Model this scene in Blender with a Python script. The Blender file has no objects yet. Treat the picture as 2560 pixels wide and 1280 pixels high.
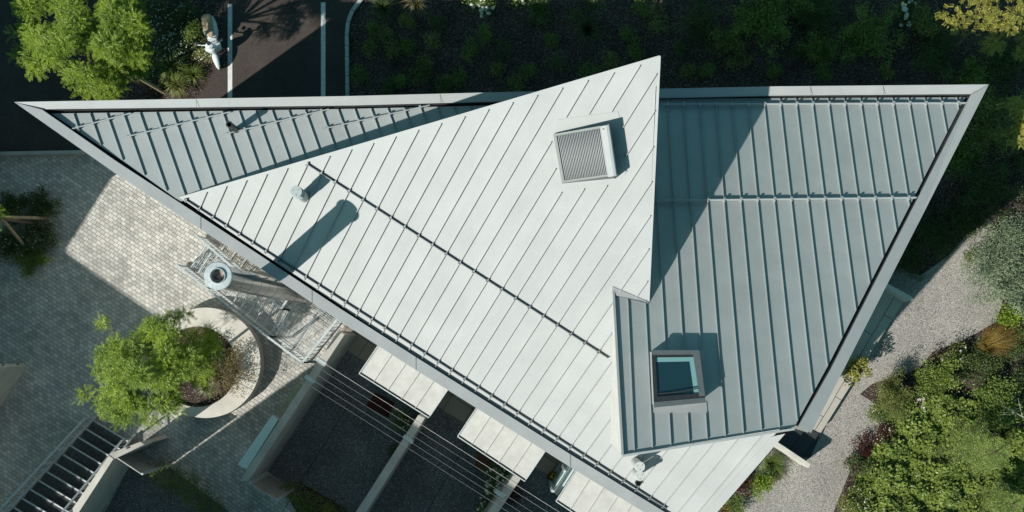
import bpy, math, random
import numpy as np
from mathutils import Vector
R = math.radians
rng = np.random.default_rng(7)
random.seed(7)
scene = bpy.context.scene
C = scene.collection

# ------------------------------------------------------------------ camera, sky, sun, exposure
CAM_H, FPX, CX, CY = 35.0, 2730.0, 1290.0, 860.0
cam = bpy.data.cameras.new("camera"); camo = bpy.data.objects.new("camera", cam); C.objects.link(camo)
camo.location = (0, 0, CAM_H); camo.rotation_euler = (0, 0, 0)
cam.sensor_width = 36; cam.lens = FPX/2560*36
cam.shift_x = (1280-CX)/2560; cam.shift_y = (CY-640)/2560
cam.clip_start = 0.5; cam.clip_end = 2000
scene.camera = camo
SUN_E, SUN_A = 40.0, 35.5
ce, se = math.cos(R(SUN_E)), math.sin(R(SUN_E)); ca, sa = math.cos(R(SUN_A)), math.sin(R(SUN_A))
SD = np.array([ce*ca, ce*sa, -se])
world = bpy.data.worlds.new("World"); scene.world = world; world.use_nodes = True
wn, wl = world.node_tree.nodes, world.node_tree.links
sky = wn.new('ShaderNodeTexSky'); sky.sky_type = 'NISHITA'; sky.sun_disc = False
sky.sun_elevation = R(SUN_E); sky.sun_rotation = math.atan2(-SD[0], -SD[1])
tint = wn.new('ShaderNodeMix'); tint.data_type = 'RGBA'; tint.blend_type = 'MULTIPLY'
tint.inputs[0].default_value = 1.0; tint.inputs[7].default_value = (0.54, 1.0, 0.82, 1)
wl.new(sky.outputs[0], tint.inputs[6]); wl.new(tint.outputs[2], wn['Background'].inputs[0])
wn['Background'].inputs[1].default_value = 0.083
sun = bpy.data.lights.new("sun", 'SUN'); sun.energy = 4.3; sun.angle = R(0.5); sun.color = (1.0, 0.955, 0.89)
suno = bpy.data.objects.new("sun", sun); C.objects.link(suno)
suno.rotation_euler = Vector(SD).to_track_quat('-Z', 'Y').to_euler(); suno.location = (-30, -20, 40)
scene.view_settings.view_transform = 'Standard'; scene.view_settings.look = 'None'
scene.view_settings.exposure = 0.38; scene.view_settings.gamma = 1.0

# ------------------------------------------------------------------ helpers
def W(px, py, z=0.0):
    t = (CAM_H-z)/FPX
    return np.array([(px-CX)*t, (CY-py)*t, z])
def plane(a, b, c):
    n = np.cross(b-a, c-a); n = n/n[2]; return (n, float(n @ a))
def hit(px, py, pl):
    n, d = pl; o = np.array([0, 0, CAM_H]); v = np.array([(px-CX)/FPX, (CY-py)/FPX, -1.0])
    return o + v*((d-n @ o)/(n @ v))
def onp(x, y, pl):
    n, d = pl; return np.array([x, y, d-n[0]*x-n[1]*y])
def nrm(v): v = np.asarray(v, float); return v/np.linalg.norm(v)

def link(o, parent=None):
    C.objects.link(o)
    if parent is not None: o.parent = parent
    return o
def tag(o, label=None, cat=None, group=None, kind=None):
    if label: o['label'] = label
    if cat: o['category'] = cat
    if group: o['group'] = group
    if kind: o['kind'] = kind
    return o
def thing(name, label, cat, loc=(0, 0, 0), group=None):
    o = bpy.data.objects.new(name, None); o.empty_display_size = .3; o.location = loc; C.objects.link(o)
    return tag(o, label, cat, group)
class MB:
    def __init__(s): s.v = []; s.f = []
    def add(s, vs, fs):
        n = len(s.v); s.v += [tuple(map(float, p)) for p in vs]; s.f += [tuple(i+n for i in f) for f in fs]; return s
    def slab(s, pts, th):                       # polygon in 3D extruded straight down
        pts = [np.array(p, float) for p in pts]
        ar = sum(pts[i][0]*pts[(i+1) % len(pts)][1]-pts[(i+1) % len(pts)][0]*pts[i][1] for i in range(len(pts)))
        if ar < 0: pts = pts[::-1]
        n = len(pts); lo = [p-np.array([0, 0, th]) for p in pts]
        s.add(pts+lo, [tuple(range(n)), tuple(range(2*n-1, n-1, -1))]+[((i+1) % n, i, i+n, (i+1) % n+n) for i in range(n)]); return s
    def sheet(s, pts):
        pts = [np.array(p, float) for p in pts]
        ar = sum(pts[i][0]*pts[(i+1) % len(pts)][1]-pts[(i+1) % len(pts)][0]*pts[i][1] for i in range(len(pts)))
        if ar < 0: pts = pts[::-1]
        s.add(pts, [tuple(range(len(pts)))]); return s
    def bar(s, a, b, w, h, up=(0, 0, 1), lift=0.0):   # box along a-b, bottom face on the line
        a = np.array(a, float); b = np.array(b, float); d = nrm(b-a); sd = np.cross(d, up); sd = nrm(sd); u = np.cross(sd, d)
        p = []
        for q in (a, b):
            for k, l in ((-.5, 0), (.5, 0), (.5, 1), (-.5, 1)): p.append(q+sd*w*k+u*(h*l+lift))
        s.add(p, [(3, 2, 1, 0), (4, 5, 6, 7), (0, 1, 5, 4), (1, 2, 6, 5), (2, 3, 7, 6), (3, 0, 4, 7)]); return s
    def box(s, c, dx, dy, dz, ang=0.0):         # c = centre of the base
        ca_, sa_ = math.cos(ang), math.sin(ang); c = np.array(c, float)
        P = [c+np.array([x*ca_-y*sa_, x*sa_+y*ca_, z]) for z in (0, dz) for x, y in ((-dx/2, -dy/2), (dx/2, -dy/2), (dx/2, dy/2), (-dx/2, dy/2))]
        s.add(P, [(3, 2, 1, 0), (4, 5, 6, 7), (0, 1, 5, 4), (1, 2, 6, 5), (2, 3, 7, 6), (3, 0, 4, 7)]); return s
    def tube(s, pts, r, n=8, cap=True):
        pts = [np.array(p, float) for p in pts]; rr = r if hasattr(r, '__len__') else [r]*len(pts); base = []
        for i, p in enumerate(pts):
            d = nrm(pts[min(i+1, len(pts)-1)]-pts[max(i-1, 0)]); a = np.array([1, 0, 0]) if abs(d[0]) < .8 else np.array([0, 1, 0])
            x = nrm(np.cross(d, a)); y = np.cross(d, x)
            base += [p+rr[i]*(x*math.cos(2*math.pi*k/n)+y*math.sin(2*math.pi*k/n)) for k in range(n)]
        f = [(i*n+k, i*n+(k+1) % n, (i+1)*n+(k+1) % n, (i+1)*n+k) for i in range(len(pts)-1) for k in range(n)]
        if cap: f += [tuple(range(n-1, -1, -1)), tuple(range((len(pts)-1)*n, len(pts)*n))]
        s.add(base, f); return s
    def lathe(s, c, prof, n=32):                # prof = (radius, z) pairs, open
        c = np.array(c, float); v = []
        for r, z in prof: v += [c+np.array([r*math.cos(2*math.pi*k/n), r*math.sin(2*math.pi*k/n), z]) for k in range(n)]
        s.add(v, [(i*n+k, i*n+(k+1) % n, (i+1)*n+(k+1) % n, (i+1)*n+k) for i in range(len(prof)-1) for k in range(n)]); return s
    def build(s, name, mat, parent=None, smooth=False, bevel=0.0):
        me = bpy.data.meshes.new(name); me.from_pydata(s.v, [], s.f); me.update()
        me.materials.append(mat)
        if smooth: me.polygons.foreach_set('use_smooth', [True]*len(me.polygons))
        o = bpy.data.objects.new(name, me)
        if bevel:
            m = o.modifiers.new('bevel', 'BEVEL'); m.width = bevel; m.segments = 2; m.limit_method = 'ANGLE'
        link(o, None)
        if parent is not None:
            o.parent = parent; o.matrix_parent_inverse.identity(); o.location = -Vector(parent_world(parent))
        return o
def parent_world(o):
    l = Vector(o.location)
    return l if o.parent is None else l+Vector(parent_world(o.parent))
def clip(p, d, poly, holes=()):
    """intervals of t where p+t*d (2D) lies in poly minus holes"""
    def cuts(pl):
        ts = []
        for i in range(len(pl)):
            a = np.array(pl[i][:2]); e = np.array(pl[(i+1) % len(pl)][:2])-a
            den = d[0]*e[1]-d[1]*e[0]
            if abs(den) < 1e-9: continue
            w = a-p; t = (w[0]*e[1]-w[1]*e[0])/den; u = (w[0]*d[1]-w[1]*d[0])/den
            if 0 <= u < 1: ts.append(t)
        ts.sort(); return [(ts[i], ts[i+1]) for i in range(0, len(ts)-1, 2)]
    iv = cuts(poly)
    for h in holes:
        for (a, b) in cuts(h):
            nv = []
            for (x, y) in iv:
                if b <= x or a >= y: nv.append((x, y)); continue
                if a > x: nv.append((x, a))
                if b < y: nv.append((b, y))
            iv = nv
    return [(a, b) for a, b in iv if b-a > .06]

# ------------------------------------------------------------------ materials
def mat(name):
    m = bpy.data.materials.new(name); m.use_nodes = True; nt = m.node_tree; return m, nt.nodes, nt.links, nt.nodes['Principled BSDF']
def ramp(n, stops):
    r = n.new('ShaderNodeValToRGB'); r.color_ramp.elements[0].position = stops[0][0]; r.color_ramp.elements[0].color = (*stops[0][1], 1)
    r.color_ramp.elements[1].position = stops[-1][0]; r.color_ramp.elements[1].color = (*stops[-1][1], 1)
    for p, c in stops[1:-1]: e = r.color_ramp.elements.new(p); e.color = (*c, 1)
    return r
def noise(n, l, sc, detail=4, rough=.6, coord=None):
    t = n.new('ShaderNodeTexNoise'); t.inputs['Scale'].default_value = sc; t.inputs['Detail'].default_value = detail; t.inputs['Roughness'].default_value = rough
    if coord is None:
        g = n.new('ShaderNodeNewGeometry'); coord = g.outputs['Position']
    l.new(coord, t.inputs['Vector']); return t
def simple(name, col, rough=.5, metal=0.0, var=.12, sc=6.0, bump=0.0, bsc=60, fine=True):
    m, n, l, b = mat(name)
    t = noise(n, l, sc); hi = tuple(min(1, c*(1+var)) for c in col); lo = tuple(c*(1-var) for c in col)
    r = ramp(n, [(.3, lo), (.7, hi)]); l.new(t.outputs[0], r.inputs[0]); out = r.outputs[0]
    if fine:
        t2 = noise(n, l, bsc*1.7, 2); r2 = ramp(n, [(.3, (1-var*.7,)*3), (.7, (1, 1, 1))]); l.new(t2.outputs[0], r2.inputs[0])
        mx = n.new('ShaderNodeMix'); mx.data_type = 'RGBA'; mx.blend_type = 'MULTIPLY'; mx.inputs[0].default_value = 1
        l.new(out, mx.inputs[6]); l.new(r2.outputs[0], mx.inputs[7]); out = mx.outputs[2]
    l.new(out, b.inputs['Base Color']); b.inputs['Roughness'].default_value = rough; b.inputs['Metallic'].default_value = metal
    if bump:
        t3 = noise(n, l, bsc, 3); bp = n.new('ShaderNodeBump'); bp.inputs['Strength'].default_value = bump; bp.inputs['Distance'].default_value = .02
        l.new(t3.outputs[0], bp.inputs['Height']); l.new(bp.outputs[0], b.inputs['Normal'])
    return m
def sheets(m, p0, nn, spacing, amt=.045):
    n, l = m.node_tree.nodes, m.node_tree.links; b = n['Principled BSDF']; g = n.new('ShaderNodeNewGeometry')
    d = n.new('ShaderNodeVectorMath'); d.operation = 'DOT_PRODUCT'; d.inputs[1].default_value = (nn[0]/spacing, nn[1]/spacing, 0); l.new(g.outputs['Position'], d.inputs[0])
    o = n.new('ShaderNodeMath'); o.operation = 'SUBTRACT'; o.inputs[1].default_value = float(np.dot(p0[:2], nn[:2])/spacing); l.new(d.outputs['Value'], o.inputs[0])
    f = n.new('ShaderNodeMath'); f.operation = 'FLOOR'; l.new(o.outputs[0], f.inputs[0])
    w = n.new('ShaderNodeTexWhiteNoise'); w.noise_dimensions = '1D'; l.new(f.outputs[0], w.inputs['W'])
    sd = (-nn[1], nn[0]); mp = n.new('ShaderNodeCombineXYZ'); d2 = n.new('ShaderNodeVectorMath'); d2.operation = 'DOT_PRODUCT'; d2.inputs[1].default_value = (sd[0]*.35, sd[1]*.35, 0); l.new(g.outputs['Position'], d2.inputs[0])
    m5 = n.new('ShaderNodeMath'); m5.operation = 'MULTIPLY'; m5.inputs[1].default_value = 5.0; l.new(o.outputs[0], m5.inputs[0]); l.new(m5.outputs[0], mp.inputs[0]); l.new(d2.outputs['Value'], mp.inputs[1])
    st = noise(n, l, 1.0, 4, .6, mp.outputs[0])
    ad = n.new('ShaderNodeMath'); ad.operation = 'ADD'; l.new(w.outputs['Value'], ad.inputs[0]); l.new(st.outputs[0], ad.inputs[1])
    r = ramp(n, [(.0, (1-amt,)*3), (1.0, (1+amt,)*3)]); h = n.new('ShaderNodeMath'); h.operation = 'MULTIPLY'; h.inputs[1].default_value = .5; l.new(ad.outputs[0], h.inputs[0]); l.new(h.outputs[0], r.inputs[0])
    mx = n.new('ShaderNodeMix'); mx.data_type = 'RGBA'; mx.blend_type = 'MULTIPLY'; mx.inputs[0].default_value = 1
    l.new(b.inputs['Base Color'].links[0].from_socket, mx.inputs[6]); l.new(r.outputs[0], mx.inputs[7]); l.new(mx.outputs[2], b.inputs['Base Color'])
def oilcan(m):                                # soft waviness of thin sheet metal
    n, l = m.node_tree.nodes, m.node_tree.links; b = n['Principled BSDF']; t = noise(n, l, 1.7, 2, .4); bp = n.new('ShaderNodeBump')
    bp.inputs['Strength'].default_value = .35; bp.inputs['Distance'].default_value = .035; l.new(t.outputs[0], bp.inputs['Height'])
    if b.inputs['Normal'].links: l.new(b.inputs['Normal'].links[0].from_socket, bp.inputs['Normal'])
    l.new(bp.outputs[0], b.inputs['Normal'])
def granules(name, stops, sc, bump=.6, rough=.9, blot=.25, bsc=.8):
    m, n, l, b = mat(name); g = n.new('ShaderNodeNewGeometry')
    v = n.new('ShaderNodeTexVoronoi'); v.inputs['Scale'].default_value = sc; l.new(g.outputs['Position'], v.inputs['Vector'])
    sp = n.new('ShaderNodeSeparateColor'); l.new(v.outputs['Color'], sp.inputs[0])
    r = ramp(n, stops); l.new(sp.outputs[0], r.inputs[0])
    t = noise(n, l, bsc, 5, .65, g.outputs['Position']); r2 = ramp(n, [(.3, (1-blot,)*3), (.7, (1+blot,)*3)]); l.new(t.outputs[0], r2.inputs[0])
    mx = n.new('ShaderNodeMix'); mx.data_type = 'RGBA'; mx.blend_type = 'MULTIPLY'; mx.inputs[0].default_value = 1
    l.new(r.outputs[0], mx.inputs[6]); l.new(r2.outputs[0], mx.inputs[7]); l.new(mx.outputs[2], b.inputs['Base Color'])
    b.inputs['Roughness'].default_value = rough; b.inputs['Specular IOR Level'].default_value = .2
    bp = n.new('ShaderNodeBump'); bp.inputs['Strength'].default_value = bump; bp.inputs['Distance'].default_value = .02
    l.new(v.outputs['Distance'], bp.inputs['Height']); l.new(bp.outputs[0], b.inputs['Normal']); return m
def bricks(name, c1, c2, mortar, w, h, ang, msize=.007, off=.5, var=.25, org=(0, 0), rough=.85):
    m, n, l, b = mat(name); g = n.new('ShaderNodeNewGeometry'); mp = n.new('ShaderNodeMapping')
    mp.vector_type = 'TEXTURE'; mp.inputs['Rotation'].default_value = (0, 0, ang); mp.inputs['Location'].default_value = (org[0], org[1], 0)
    l.new(g.outputs['Position'], mp.inputs['Vector'])
    wob = noise(n, l, .9, 2, .5, g.outputs['Position']); vm = n.new('ShaderNodeVectorMath'); vm.operation = 'MULTIPLY_ADD'
    vm.inputs[1].default_value = (.05, .05, 0); l.new(wob.outputs['Color'], vm.inputs[0]); l.new(mp.outputs[0], vm.inputs[2])
    t = n.new('ShaderNodeTexBrick'); t.inputs['Scale'].default_value = 1; t.inputs['Brick Width'].default_value = w; t.inputs['Row Height'].default_value = h
    t.inputs['Mortar Size'].default_value = msize; t.inputs['Mortar Smooth'].default_value = .2; t.inputs['Bias'].default_value = 0; t.offset = off
    t.inputs['Color1'].default_value = (*c1, 1); t.inputs['Color2'].default_value = (*c2, 1); t.inputs['Mortar'].default_value = (*mortar, 1)
    l.new(vm.outputs[0], t.inputs['Vector'])
    t2 = noise(n, l, .7, 6, .7, g.outputs['Position']); r2 = ramp(n, [(.3, (1-var, 1-var, 1-var)), (.7, (1+var*.6,)*3)]); l.new(t2.outputs[0], r2.inputs[0])
    mx = n.new('ShaderNodeMix'); mx.data_type = 'RGBA'; mx.blend_type = 'MULTIPLY'; mx.inputs[0].default_value = 1
    l.new(t.outputs['Color'], mx.inputs[6]); l.new(r2.outputs[0], mx.inputs[7])
    t3 = noise(n, l, 70, 2, .5, g.outputs['Position']); r3 = ramp(n, [(.3, (.86,)*3), (.7, (1.08,)*3)]); l.new(t3.outputs[0], r3.inputs[0])
    m2 = n.new('ShaderNodeMix'); m2.data_type = 'RGBA'; m2.blend_type = 'MULTIPLY'; m2.inputs[0].default_value = 1
    l.new(mx.outputs[2], m2.inputs[6]); l.new(r3.outputs[0], m2.inputs[7]); l.new(m2.outputs[2], b.inputs['Base Color'])
    b.inputs['Roughness'].default_value = rough; b.inputs['Specular IOR Level'].default_value = .25
    bp = n.new('ShaderNodeBump'); bp.invert = True; bp.inputs['Strength'].default_value = .6; bp.inputs['Distance'].default_value = .012
    l.new(t.outputs['Fac'], bp.inputs['Height']); l.new(bp.outputs[0], b.inputs['Normal']); return m
def leafmat(name, a, b_, trans=.35, sc=1.6):
    m, n, l, p = mat(name); n.remove(p); out = n['Material Output']
    t = noise(n, l, sc, 3); t2 = noise(n, l, 23, 1)
    ad = n.new('ShaderNodeMath'); ad.operation = 'ADD'; l.new(t.outputs[0], ad.inputs[0]); l.new(t2.outputs[0], ad.inputs[1])
    hf = n.new('ShaderNodeMath'); hf.operation = 'MULTIPLY'; hf.inputs[1].default_value = .5; l.new(ad.outputs[0], hf.inputs[0])
    r = ramp(n, [(.34, a), (.66, b_)]); l.new(hf.outputs[0], r.inputs[0])
    d = n.new('ShaderNodeBsdfDiffuse'); tr = n.new('ShaderNodeBsdfTranslucent'); mx = n.new('ShaderNodeMixShader'); mx.inputs[0].default_value = trans
    l.new(r.outputs[0], d.inputs[0]); l.new(r.outputs[0], tr.inputs[0]); l.new(d.outputs[0], mx.inputs[1]); l.new(tr.outputs[0], mx.inputs[2])
    gl = n.new('ShaderNodeBsdfGlossy'); gl.inputs['Roughness'].default_value = .45; gl.inputs[0].default_value = (.5, .5, .5, 1)
    m3 = n.new('ShaderNodeMixShader'); m3.inputs[0].default_value = .04; l.new(mx.outputs[0], m3.inputs[1]); l.new(gl.outputs[0], m3.inputs[2])
    l.new(m3.outputs[0], out.inputs[0]); return m
EAVE_ANG = math.atan2(-.545, .838)
M = {}
M['roofshade'] = simple('shade_toned_aluminium', (.318, .345, .344), .62, 0, .055, 1.3, .04, 30)  # same sheet as the white roof, shade tone mixed into the colour
M['canopy'] = simple('cream_sheet', (.50, .495, .47), .6, 0, .10, 3.2, .04, 30)
M['roof'] = simple('coated_aluminium', (.362, .368, .366), .62, 0, .055, 1.3, .04, 30)
M['edge'] = simple('edge_aluminium', (.36, .372, .372), .6, 0, .06, 2.0, .03, 30)
oilcan(M['roof']); oilcan(M['roofshade']); oilcan(M['canopy'])
M['gutter'] = simple('gutter_inside', (.035, .038, .04), .8, 0, .3, 5)
M['plaster'] = simple('white_plaster', (.52, .515, .49), .9, 0, .06, 2, .2, 80)
M['steel'] = simple('stainless_steel', (.34, .34, .33), .2, 1.0, .05, 3, .0, 20)
M['galv'] = simple('galvanised_steel', (.48, .52, .53), .5, .15, .18, 14, .05, 40)
M['skygrey'] = simple('window_grey', (.14, .155, .155), .5, .1, .08, 8)
M['railpale'] = simple('rail_pale', (.36, .385, .39), .5, .1, .08, 8)
M['railshade'] = simple('rail_shade_toned', (.13, .145, .15), .5, .2, .08, 8)  # same metal as the pale rail, shade and dark reflection painted in
M['railgrey'] = simple('rail_aluminium', (.30, .32, .325), .5, .2, .08, 8)
M['bayglass'] = simple('reflection_toned_glass', (.40, .62, .63), .08, 0, .04, 3)  # opaque teal colour painted in for the pane's reflection
M['gategrey'] = simple('gate_sheet', (.33, .345, .335), .5, .3, .25, 3)
M['galvpale'] = simple('sky_toned_zinc', (.62, .78, .78), .5, .3, .2, 40, .05, 60)  # speckled zinc with the sky's reflection painted in as pale blue
M['darkmetal'] = simple('dark_metal', (.05, .053, .056), .45, .3, .2, 10)
M['ventgrey'] = simple('vent_plastic', (.42, .46, .46), .5, 0, .05, 8)
M['ventwhite'] = simple('vent_white', (.50, .51, .50), .45, 0, .05, 8)
M['rubber'] = simple('black_rubber', (.02, .02, .022), .6, 0, .2, 10)
M['concrete'] = simple('concrete', (.40, .385, .35), .9, 0, .16, 2.2, .25, 50)
M['concretepale'] = simple('pale_concrete', (.56, .535, .475), .9, 0, .12, 2.0, .25, 50)
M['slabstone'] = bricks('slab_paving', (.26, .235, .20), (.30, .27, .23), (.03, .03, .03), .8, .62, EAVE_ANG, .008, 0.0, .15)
M['walkslab'] = bricks('walk_slabs', (.42, .395, .345), (.45, .42, .37), (.05, .05, .05), 1.5, .5, math.atan2(.86, .51), .01, .5, .1)
M['paving'] = bricks('paving_stones', (.61, .585, .53), (.39, .38, .355), (.12, .117, .11), .165, .118, EAVE_ANG, .0055, .5, .3)
M['asphalt'] = granules('asphalt', [(0, (.040, .032, .028)), (.6, (.066, .053, .047)), (1, (.12, .10, .09))], 160, .4, .95, .25, .5)
M['paint'] = simple('road_paint', (.66, .66, .64), .8, 0, .14, 9, .1, 90)
M['soil'] = granules('soil', [(0, (.022, .016, .013)), (.55, (.060, .043, .035)), (.88, (.11, .082, .068)), (1, (.36, .29, .25))], 42, 1, .95, .5, 1.2)
M['gravel'] = granules('gravel', [(0, (.15, .14, .125)), (.35, (.28, .262, .238)), (.7, (.40, .375, .345)), (1, (.58, .54, .50))], 58, .8, .95, .16, .6)
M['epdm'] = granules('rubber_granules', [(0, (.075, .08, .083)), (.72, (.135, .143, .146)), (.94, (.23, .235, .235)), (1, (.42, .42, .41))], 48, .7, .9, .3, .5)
M['wood'] = bricks('deck_wood', (.16, .07, .045), (.20, .09, .055), (.012, .006, .005), 3, .06, EAVE_ANG+math.pi/2, .008, .5, .15)
M['redmat'] = bricks('red_deck', (.075, .018, .014), (.095, .024, .018), (.012, .004, .004), 3, .07, EAVE_ANG, .008, .5, .2)
M['bark'] = simple('bark', (.13, .10, .07), .95, 0, .3, 9, .5, 40)
M['stake'] = simple('stake_wood', (.36, .27, .17), .85, 0, .25, 8, .3, 40)
M['wire'] = simple('wire', (.62, .60, .60), .4, .4, .05, 5)
M['terracotta'] = simple('terracotta', (.16, .06, .04), .8, 0, .2, 12)
M['rock'] = simple('rock', (.50, .45, .36), .95, 0, .3, 6, .8, 14)
M['scooterwhite'] = simple('scooter_paint', (.66, .72, .74), .22, 0, .03, 5)
M['seat'] = simple('seat_leather', (.42, .30, .19), .6, 0, .15, 14)
M['tyre'] = simple('tyre', (.02, .02, .02), .8, 0, .2, 20)
M['red'] = simple('tail_light', (.35, .02, .03), .2, 0, .05, 5)
M['chrome'] = simple('chrome', (.75, .76, .76), .12, 1, .03, 5)
M['flowerw'] = simple('white_flower', (.62, .62, .52), .8, 0, .2, 30)
M['flowery'] = simple('yellow_flower', (.7, .48, .04), .8, 0, .2, 30)
M['stone'] = simple('kerb_stone', (.42, .44, .43), .9, 0, .18, 4, .3, 60)
def glassmat():
    m, n, l, b = mat('window_glass'); b.inputs['Base Color'].default_value = (.012, .04, .05, 1); b.inputs['Roughness'].default_value = .03
    b.inputs['Specular IOR Level'].default_value = .9; b.inputs['Coat Weight'].default_value = .6; b.inputs['Coat Roughness'].default_value = .02; return m
M['glass'] = glassmat()
def clearglass():
    m, n, l, b = mat('clear_glass'); b.inputs['Base Color'].default_value = (.75, .93, .93, 1); b.inputs['Roughness'].default_value = .05
    b.inputs['Transmission Weight'].default_value = .75; b.inputs['Specular IOR Level'].default_value = .8; b.inputs['IOR'].default_value = 1.2; return m
M['clear'] = clearglass()
M['L_lime'] = leafmat('leaf_lime', (0.055, 0.125, 0.013), (0.37, 0.49, 0.052), 0.3)
M['L_mid'] = leafmat('leaf_mid', (0.05, 0.1, 0.022), (0.22, 0.29, 0.06), 0.22)
M['L_dark'] = leafmat('leaf_dark', (0.032, 0.058, 0.02), (0.12, 0.165, 0.05), 0.2)
M['L_olive'] = leafmat('leaf_olive', (0.075, 0.1, 0.028), (0.31, 0.33, 0.085), 0.22)
M['L_grey'] = leafmat('leaf_grey', (0.1, 0.15, 0.09), (0.34, 0.4, 0.24), 0.2)
M['L_yel'] = leafmat('leaf_yellow', (.13, .15, .03), (.46, .42, .09), .3)
M['L_ora'] = leafmat('grass_orange', (.16, .10, .025), (.42, .29, .08), .3)
M['L_mar'] = leafmat('leaf_maroon', (.05, .018, .018), (.13, .04, .035), .3)
M['L_con'] = leafmat('needles_green', (0.05, 0.1, 0.022), (0.27, 0.34, 0.08), 0.15)
M['L_straw'] = leafmat('straw', (.16, .13, .06), (.36, .30, .15), .35)
M['L_ivy'] = leafmat('leaf_ivy', (0.03, 0.065, 0.014), (0.30, 0.38, 0.075), 0.2, 2.5)

# ------------------------------------------------------------------ foliage machinery
def unit(n): v = rng.normal(size=(n, 3)); return v/np.linalg.norm(v, axis=1)[:, None]
def leaf_mesh(name, P, D, S, L, Wd, m, parent=None):
    """rhombic leaf per row: base P, direction D, side S"""
    n = len(P); L = np.broadcast_to(L, n)[:, None]; Wd = np.broadcast_to(Wd, n)[:, None]
    N = np.cross(D, S)
    v = np.stack([P, P+D*L*.45+S*Wd*.5-N*L*.06, P+D*L, P+D*L*.45-S*Wd*.5-N*L*.06], 1).reshape(-1, 3)
    me = bpy.data.meshes.new(name); me.vertices.add(4*n); me.vertices.foreach_set('co', v.astype(np.float32).ravel())
    me.loops.add(4*n); me.loops.foreach_set('vertex_index', np.arange(4*n, dtype=np.int32))
    me.polygons.add(n); me.polygons.foreach_set('loop_start', np.arange(0, 4*n, 4, dtype=np.int32)); me.polygons.foreach_set('loop_total', np.full(n, 4, np.int32))
    me.update(calc_edges=True); me.materials.append(m)
    o = bpy.data.objects.new(name, me); C.objects.link(o)
    if parent is not None: o.parent = parent; o.location = -Vector(parent_world(parent))
    return o
def side_of(D, flat=.6):
    up = unit(len(D))*(1-flat)+np.array([0, 0, 1.])*flat
    S = np.cross(D, up); return S/(np.linalg.norm(S, axis=1)[:, None]+1e-9)
def in_blobs(blobs, n, lo=.55):
    w = np.array([b[1][0]*b[1][1]*b[1][2] for b in blobs])**.75; k = rng.choice(len(blobs), n, p=w/w.sum())
    c = np.array([b[0] for b in blobs])[k]; r = np.array([b[1] for b in blobs])[k]
    u = unit(n); u[:, 2] = np.where(u[:, 2] < -.35, -u[:, 2], u[:, 2]); q = lo+(1-lo)*rng.random(n)**.6
    return c+u*r*q[:, None], u
def fronds(P, U, nl, fl, lw):
    """pinnate fronds: returns leaf arrays"""
    n = len(P); D = U*np.array([.55, .55, .2])+unit(n)*.75; D[:, 2] -= .12; D /= np.linalg.norm(D, axis=1)[:, None]; S = side_of(D, .8)
    k = np.arange(nl); t = (k//2+1)/(nl/2+.5)
    sgn = np.where(k % 2, 1., -1.)
    lw = lw*1.0
    P2 = (P[:, None]+D[:, None]*(t*fl)[None, :, None]); P2[:, :, 2] -= (t**2*fl*.25)[None]
    D2 = D[:, None]*.55+S[:, None]*sgn[None, :, None]*.85; D2 = D2/np.linalg.norm(D2, axis=2)[:, :, None]
    D2 = D2.reshape(-1, 3); return P2.reshape(-1, 3), D2, side_of(D2, .75), lw*2.1, lw*.95
def clumpy(blobs, ncl, per, spread, lo=.5):
    Cc, U = in_blobs(blobs, ncl, lo); P = np.repeat(Cc, per, 0)+rng.normal(size=(ncl*per, 3))*spread; Ur = np.repeat(U, per, 0)
    D = Ur*.5+unit(len(P)); D /= np.linalg.norm(D, axis=1)[:, None]; return P, D, side_of(D, .55)
def sub_blobs(c, r, k, s=.45, flat=1.0):
    """k lobes spread over a crown of radii r at c; big crowns grow along arms with gaps between them"""
    out = []; c = np.array(c, float); r = np.array(r, float)
    if k >= 8:
        for i in range(k):
            a = 2*math.pi*(i+.7*rng.random())/k; L = .65+.45*rng.random(); bend = rng.normal()*.35; e = .1+.8*rng.random()
            for t in (.2, .42, .62, .8, .95):
                aa = a+bend*t; p = np.array([math.cos(aa)*t*L, math.sin(aa)*t*L, -.4+e*(.5+t*.7)])
                out.append((c+p*r+rng.normal(size=3)*r*.04, r*(.29-.17*t)*(.8+.5*rng.random())))
        return out
    for i in range(k):
        u = unit(1)[0]; u[2] = abs(u[2])*flat-.15; q = (.35+.5*rng.random())
        out.append((np.array(c)+u*np.array(r)*q, np.array(r)*s*(.7+.6*rng.random())))
    return out
def tree(name, label, base, c, r, lobes, nf, m, trunk_r=.07, nl=14, fl=.34, lw=.05, group=None, s=.42, blobs=None, cat='tree'):
    o = thing(name, label, cat, base, group); c = np.array(c, float); b = np.array(base, float)
    blobs = blobs or sub_blobs(c, r, lobes, s)
    fork = b+(c-b)*.62; mb = MB(); mb.tube([b, b+(fork-b)*.5+np.array([.03, -.02, 0]), fork], [trunk_r, trunk_r*.8, trunk_r*.6], 8)
    for bc, br in blobs:
        q = fork+(bc-fork)*.5+np.array([0, 0, .1]); mb.tube([fork, q, bc], [trunk_r*.45, trunk_r*.25, trunk_r*.1], 6)
        for _ in range(3):
            e = bc+unit(1)[0]*np.array(br)*.8; mb.tube([q, (q+e)/2+np.array([0, 0, .05]), e], [trunk_r*.16, trunk_r*.1, .006], 5)
    mb.build('trunk', M['bark'], o)
    sb = []
    for bc, br in blobs:
        for _ in range(9): sb.append((np.array(bc)+unit(1)[0]*np.array(br)*.85*rng.random()**.35, np.array(br)*(.17+.20*rng.random())))
    P, U = in_blobs(sb, nf, .3); a = fronds(P, U, nl, fl, lw); leaf_mesh('crown', *a, m, o)
    return o
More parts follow.
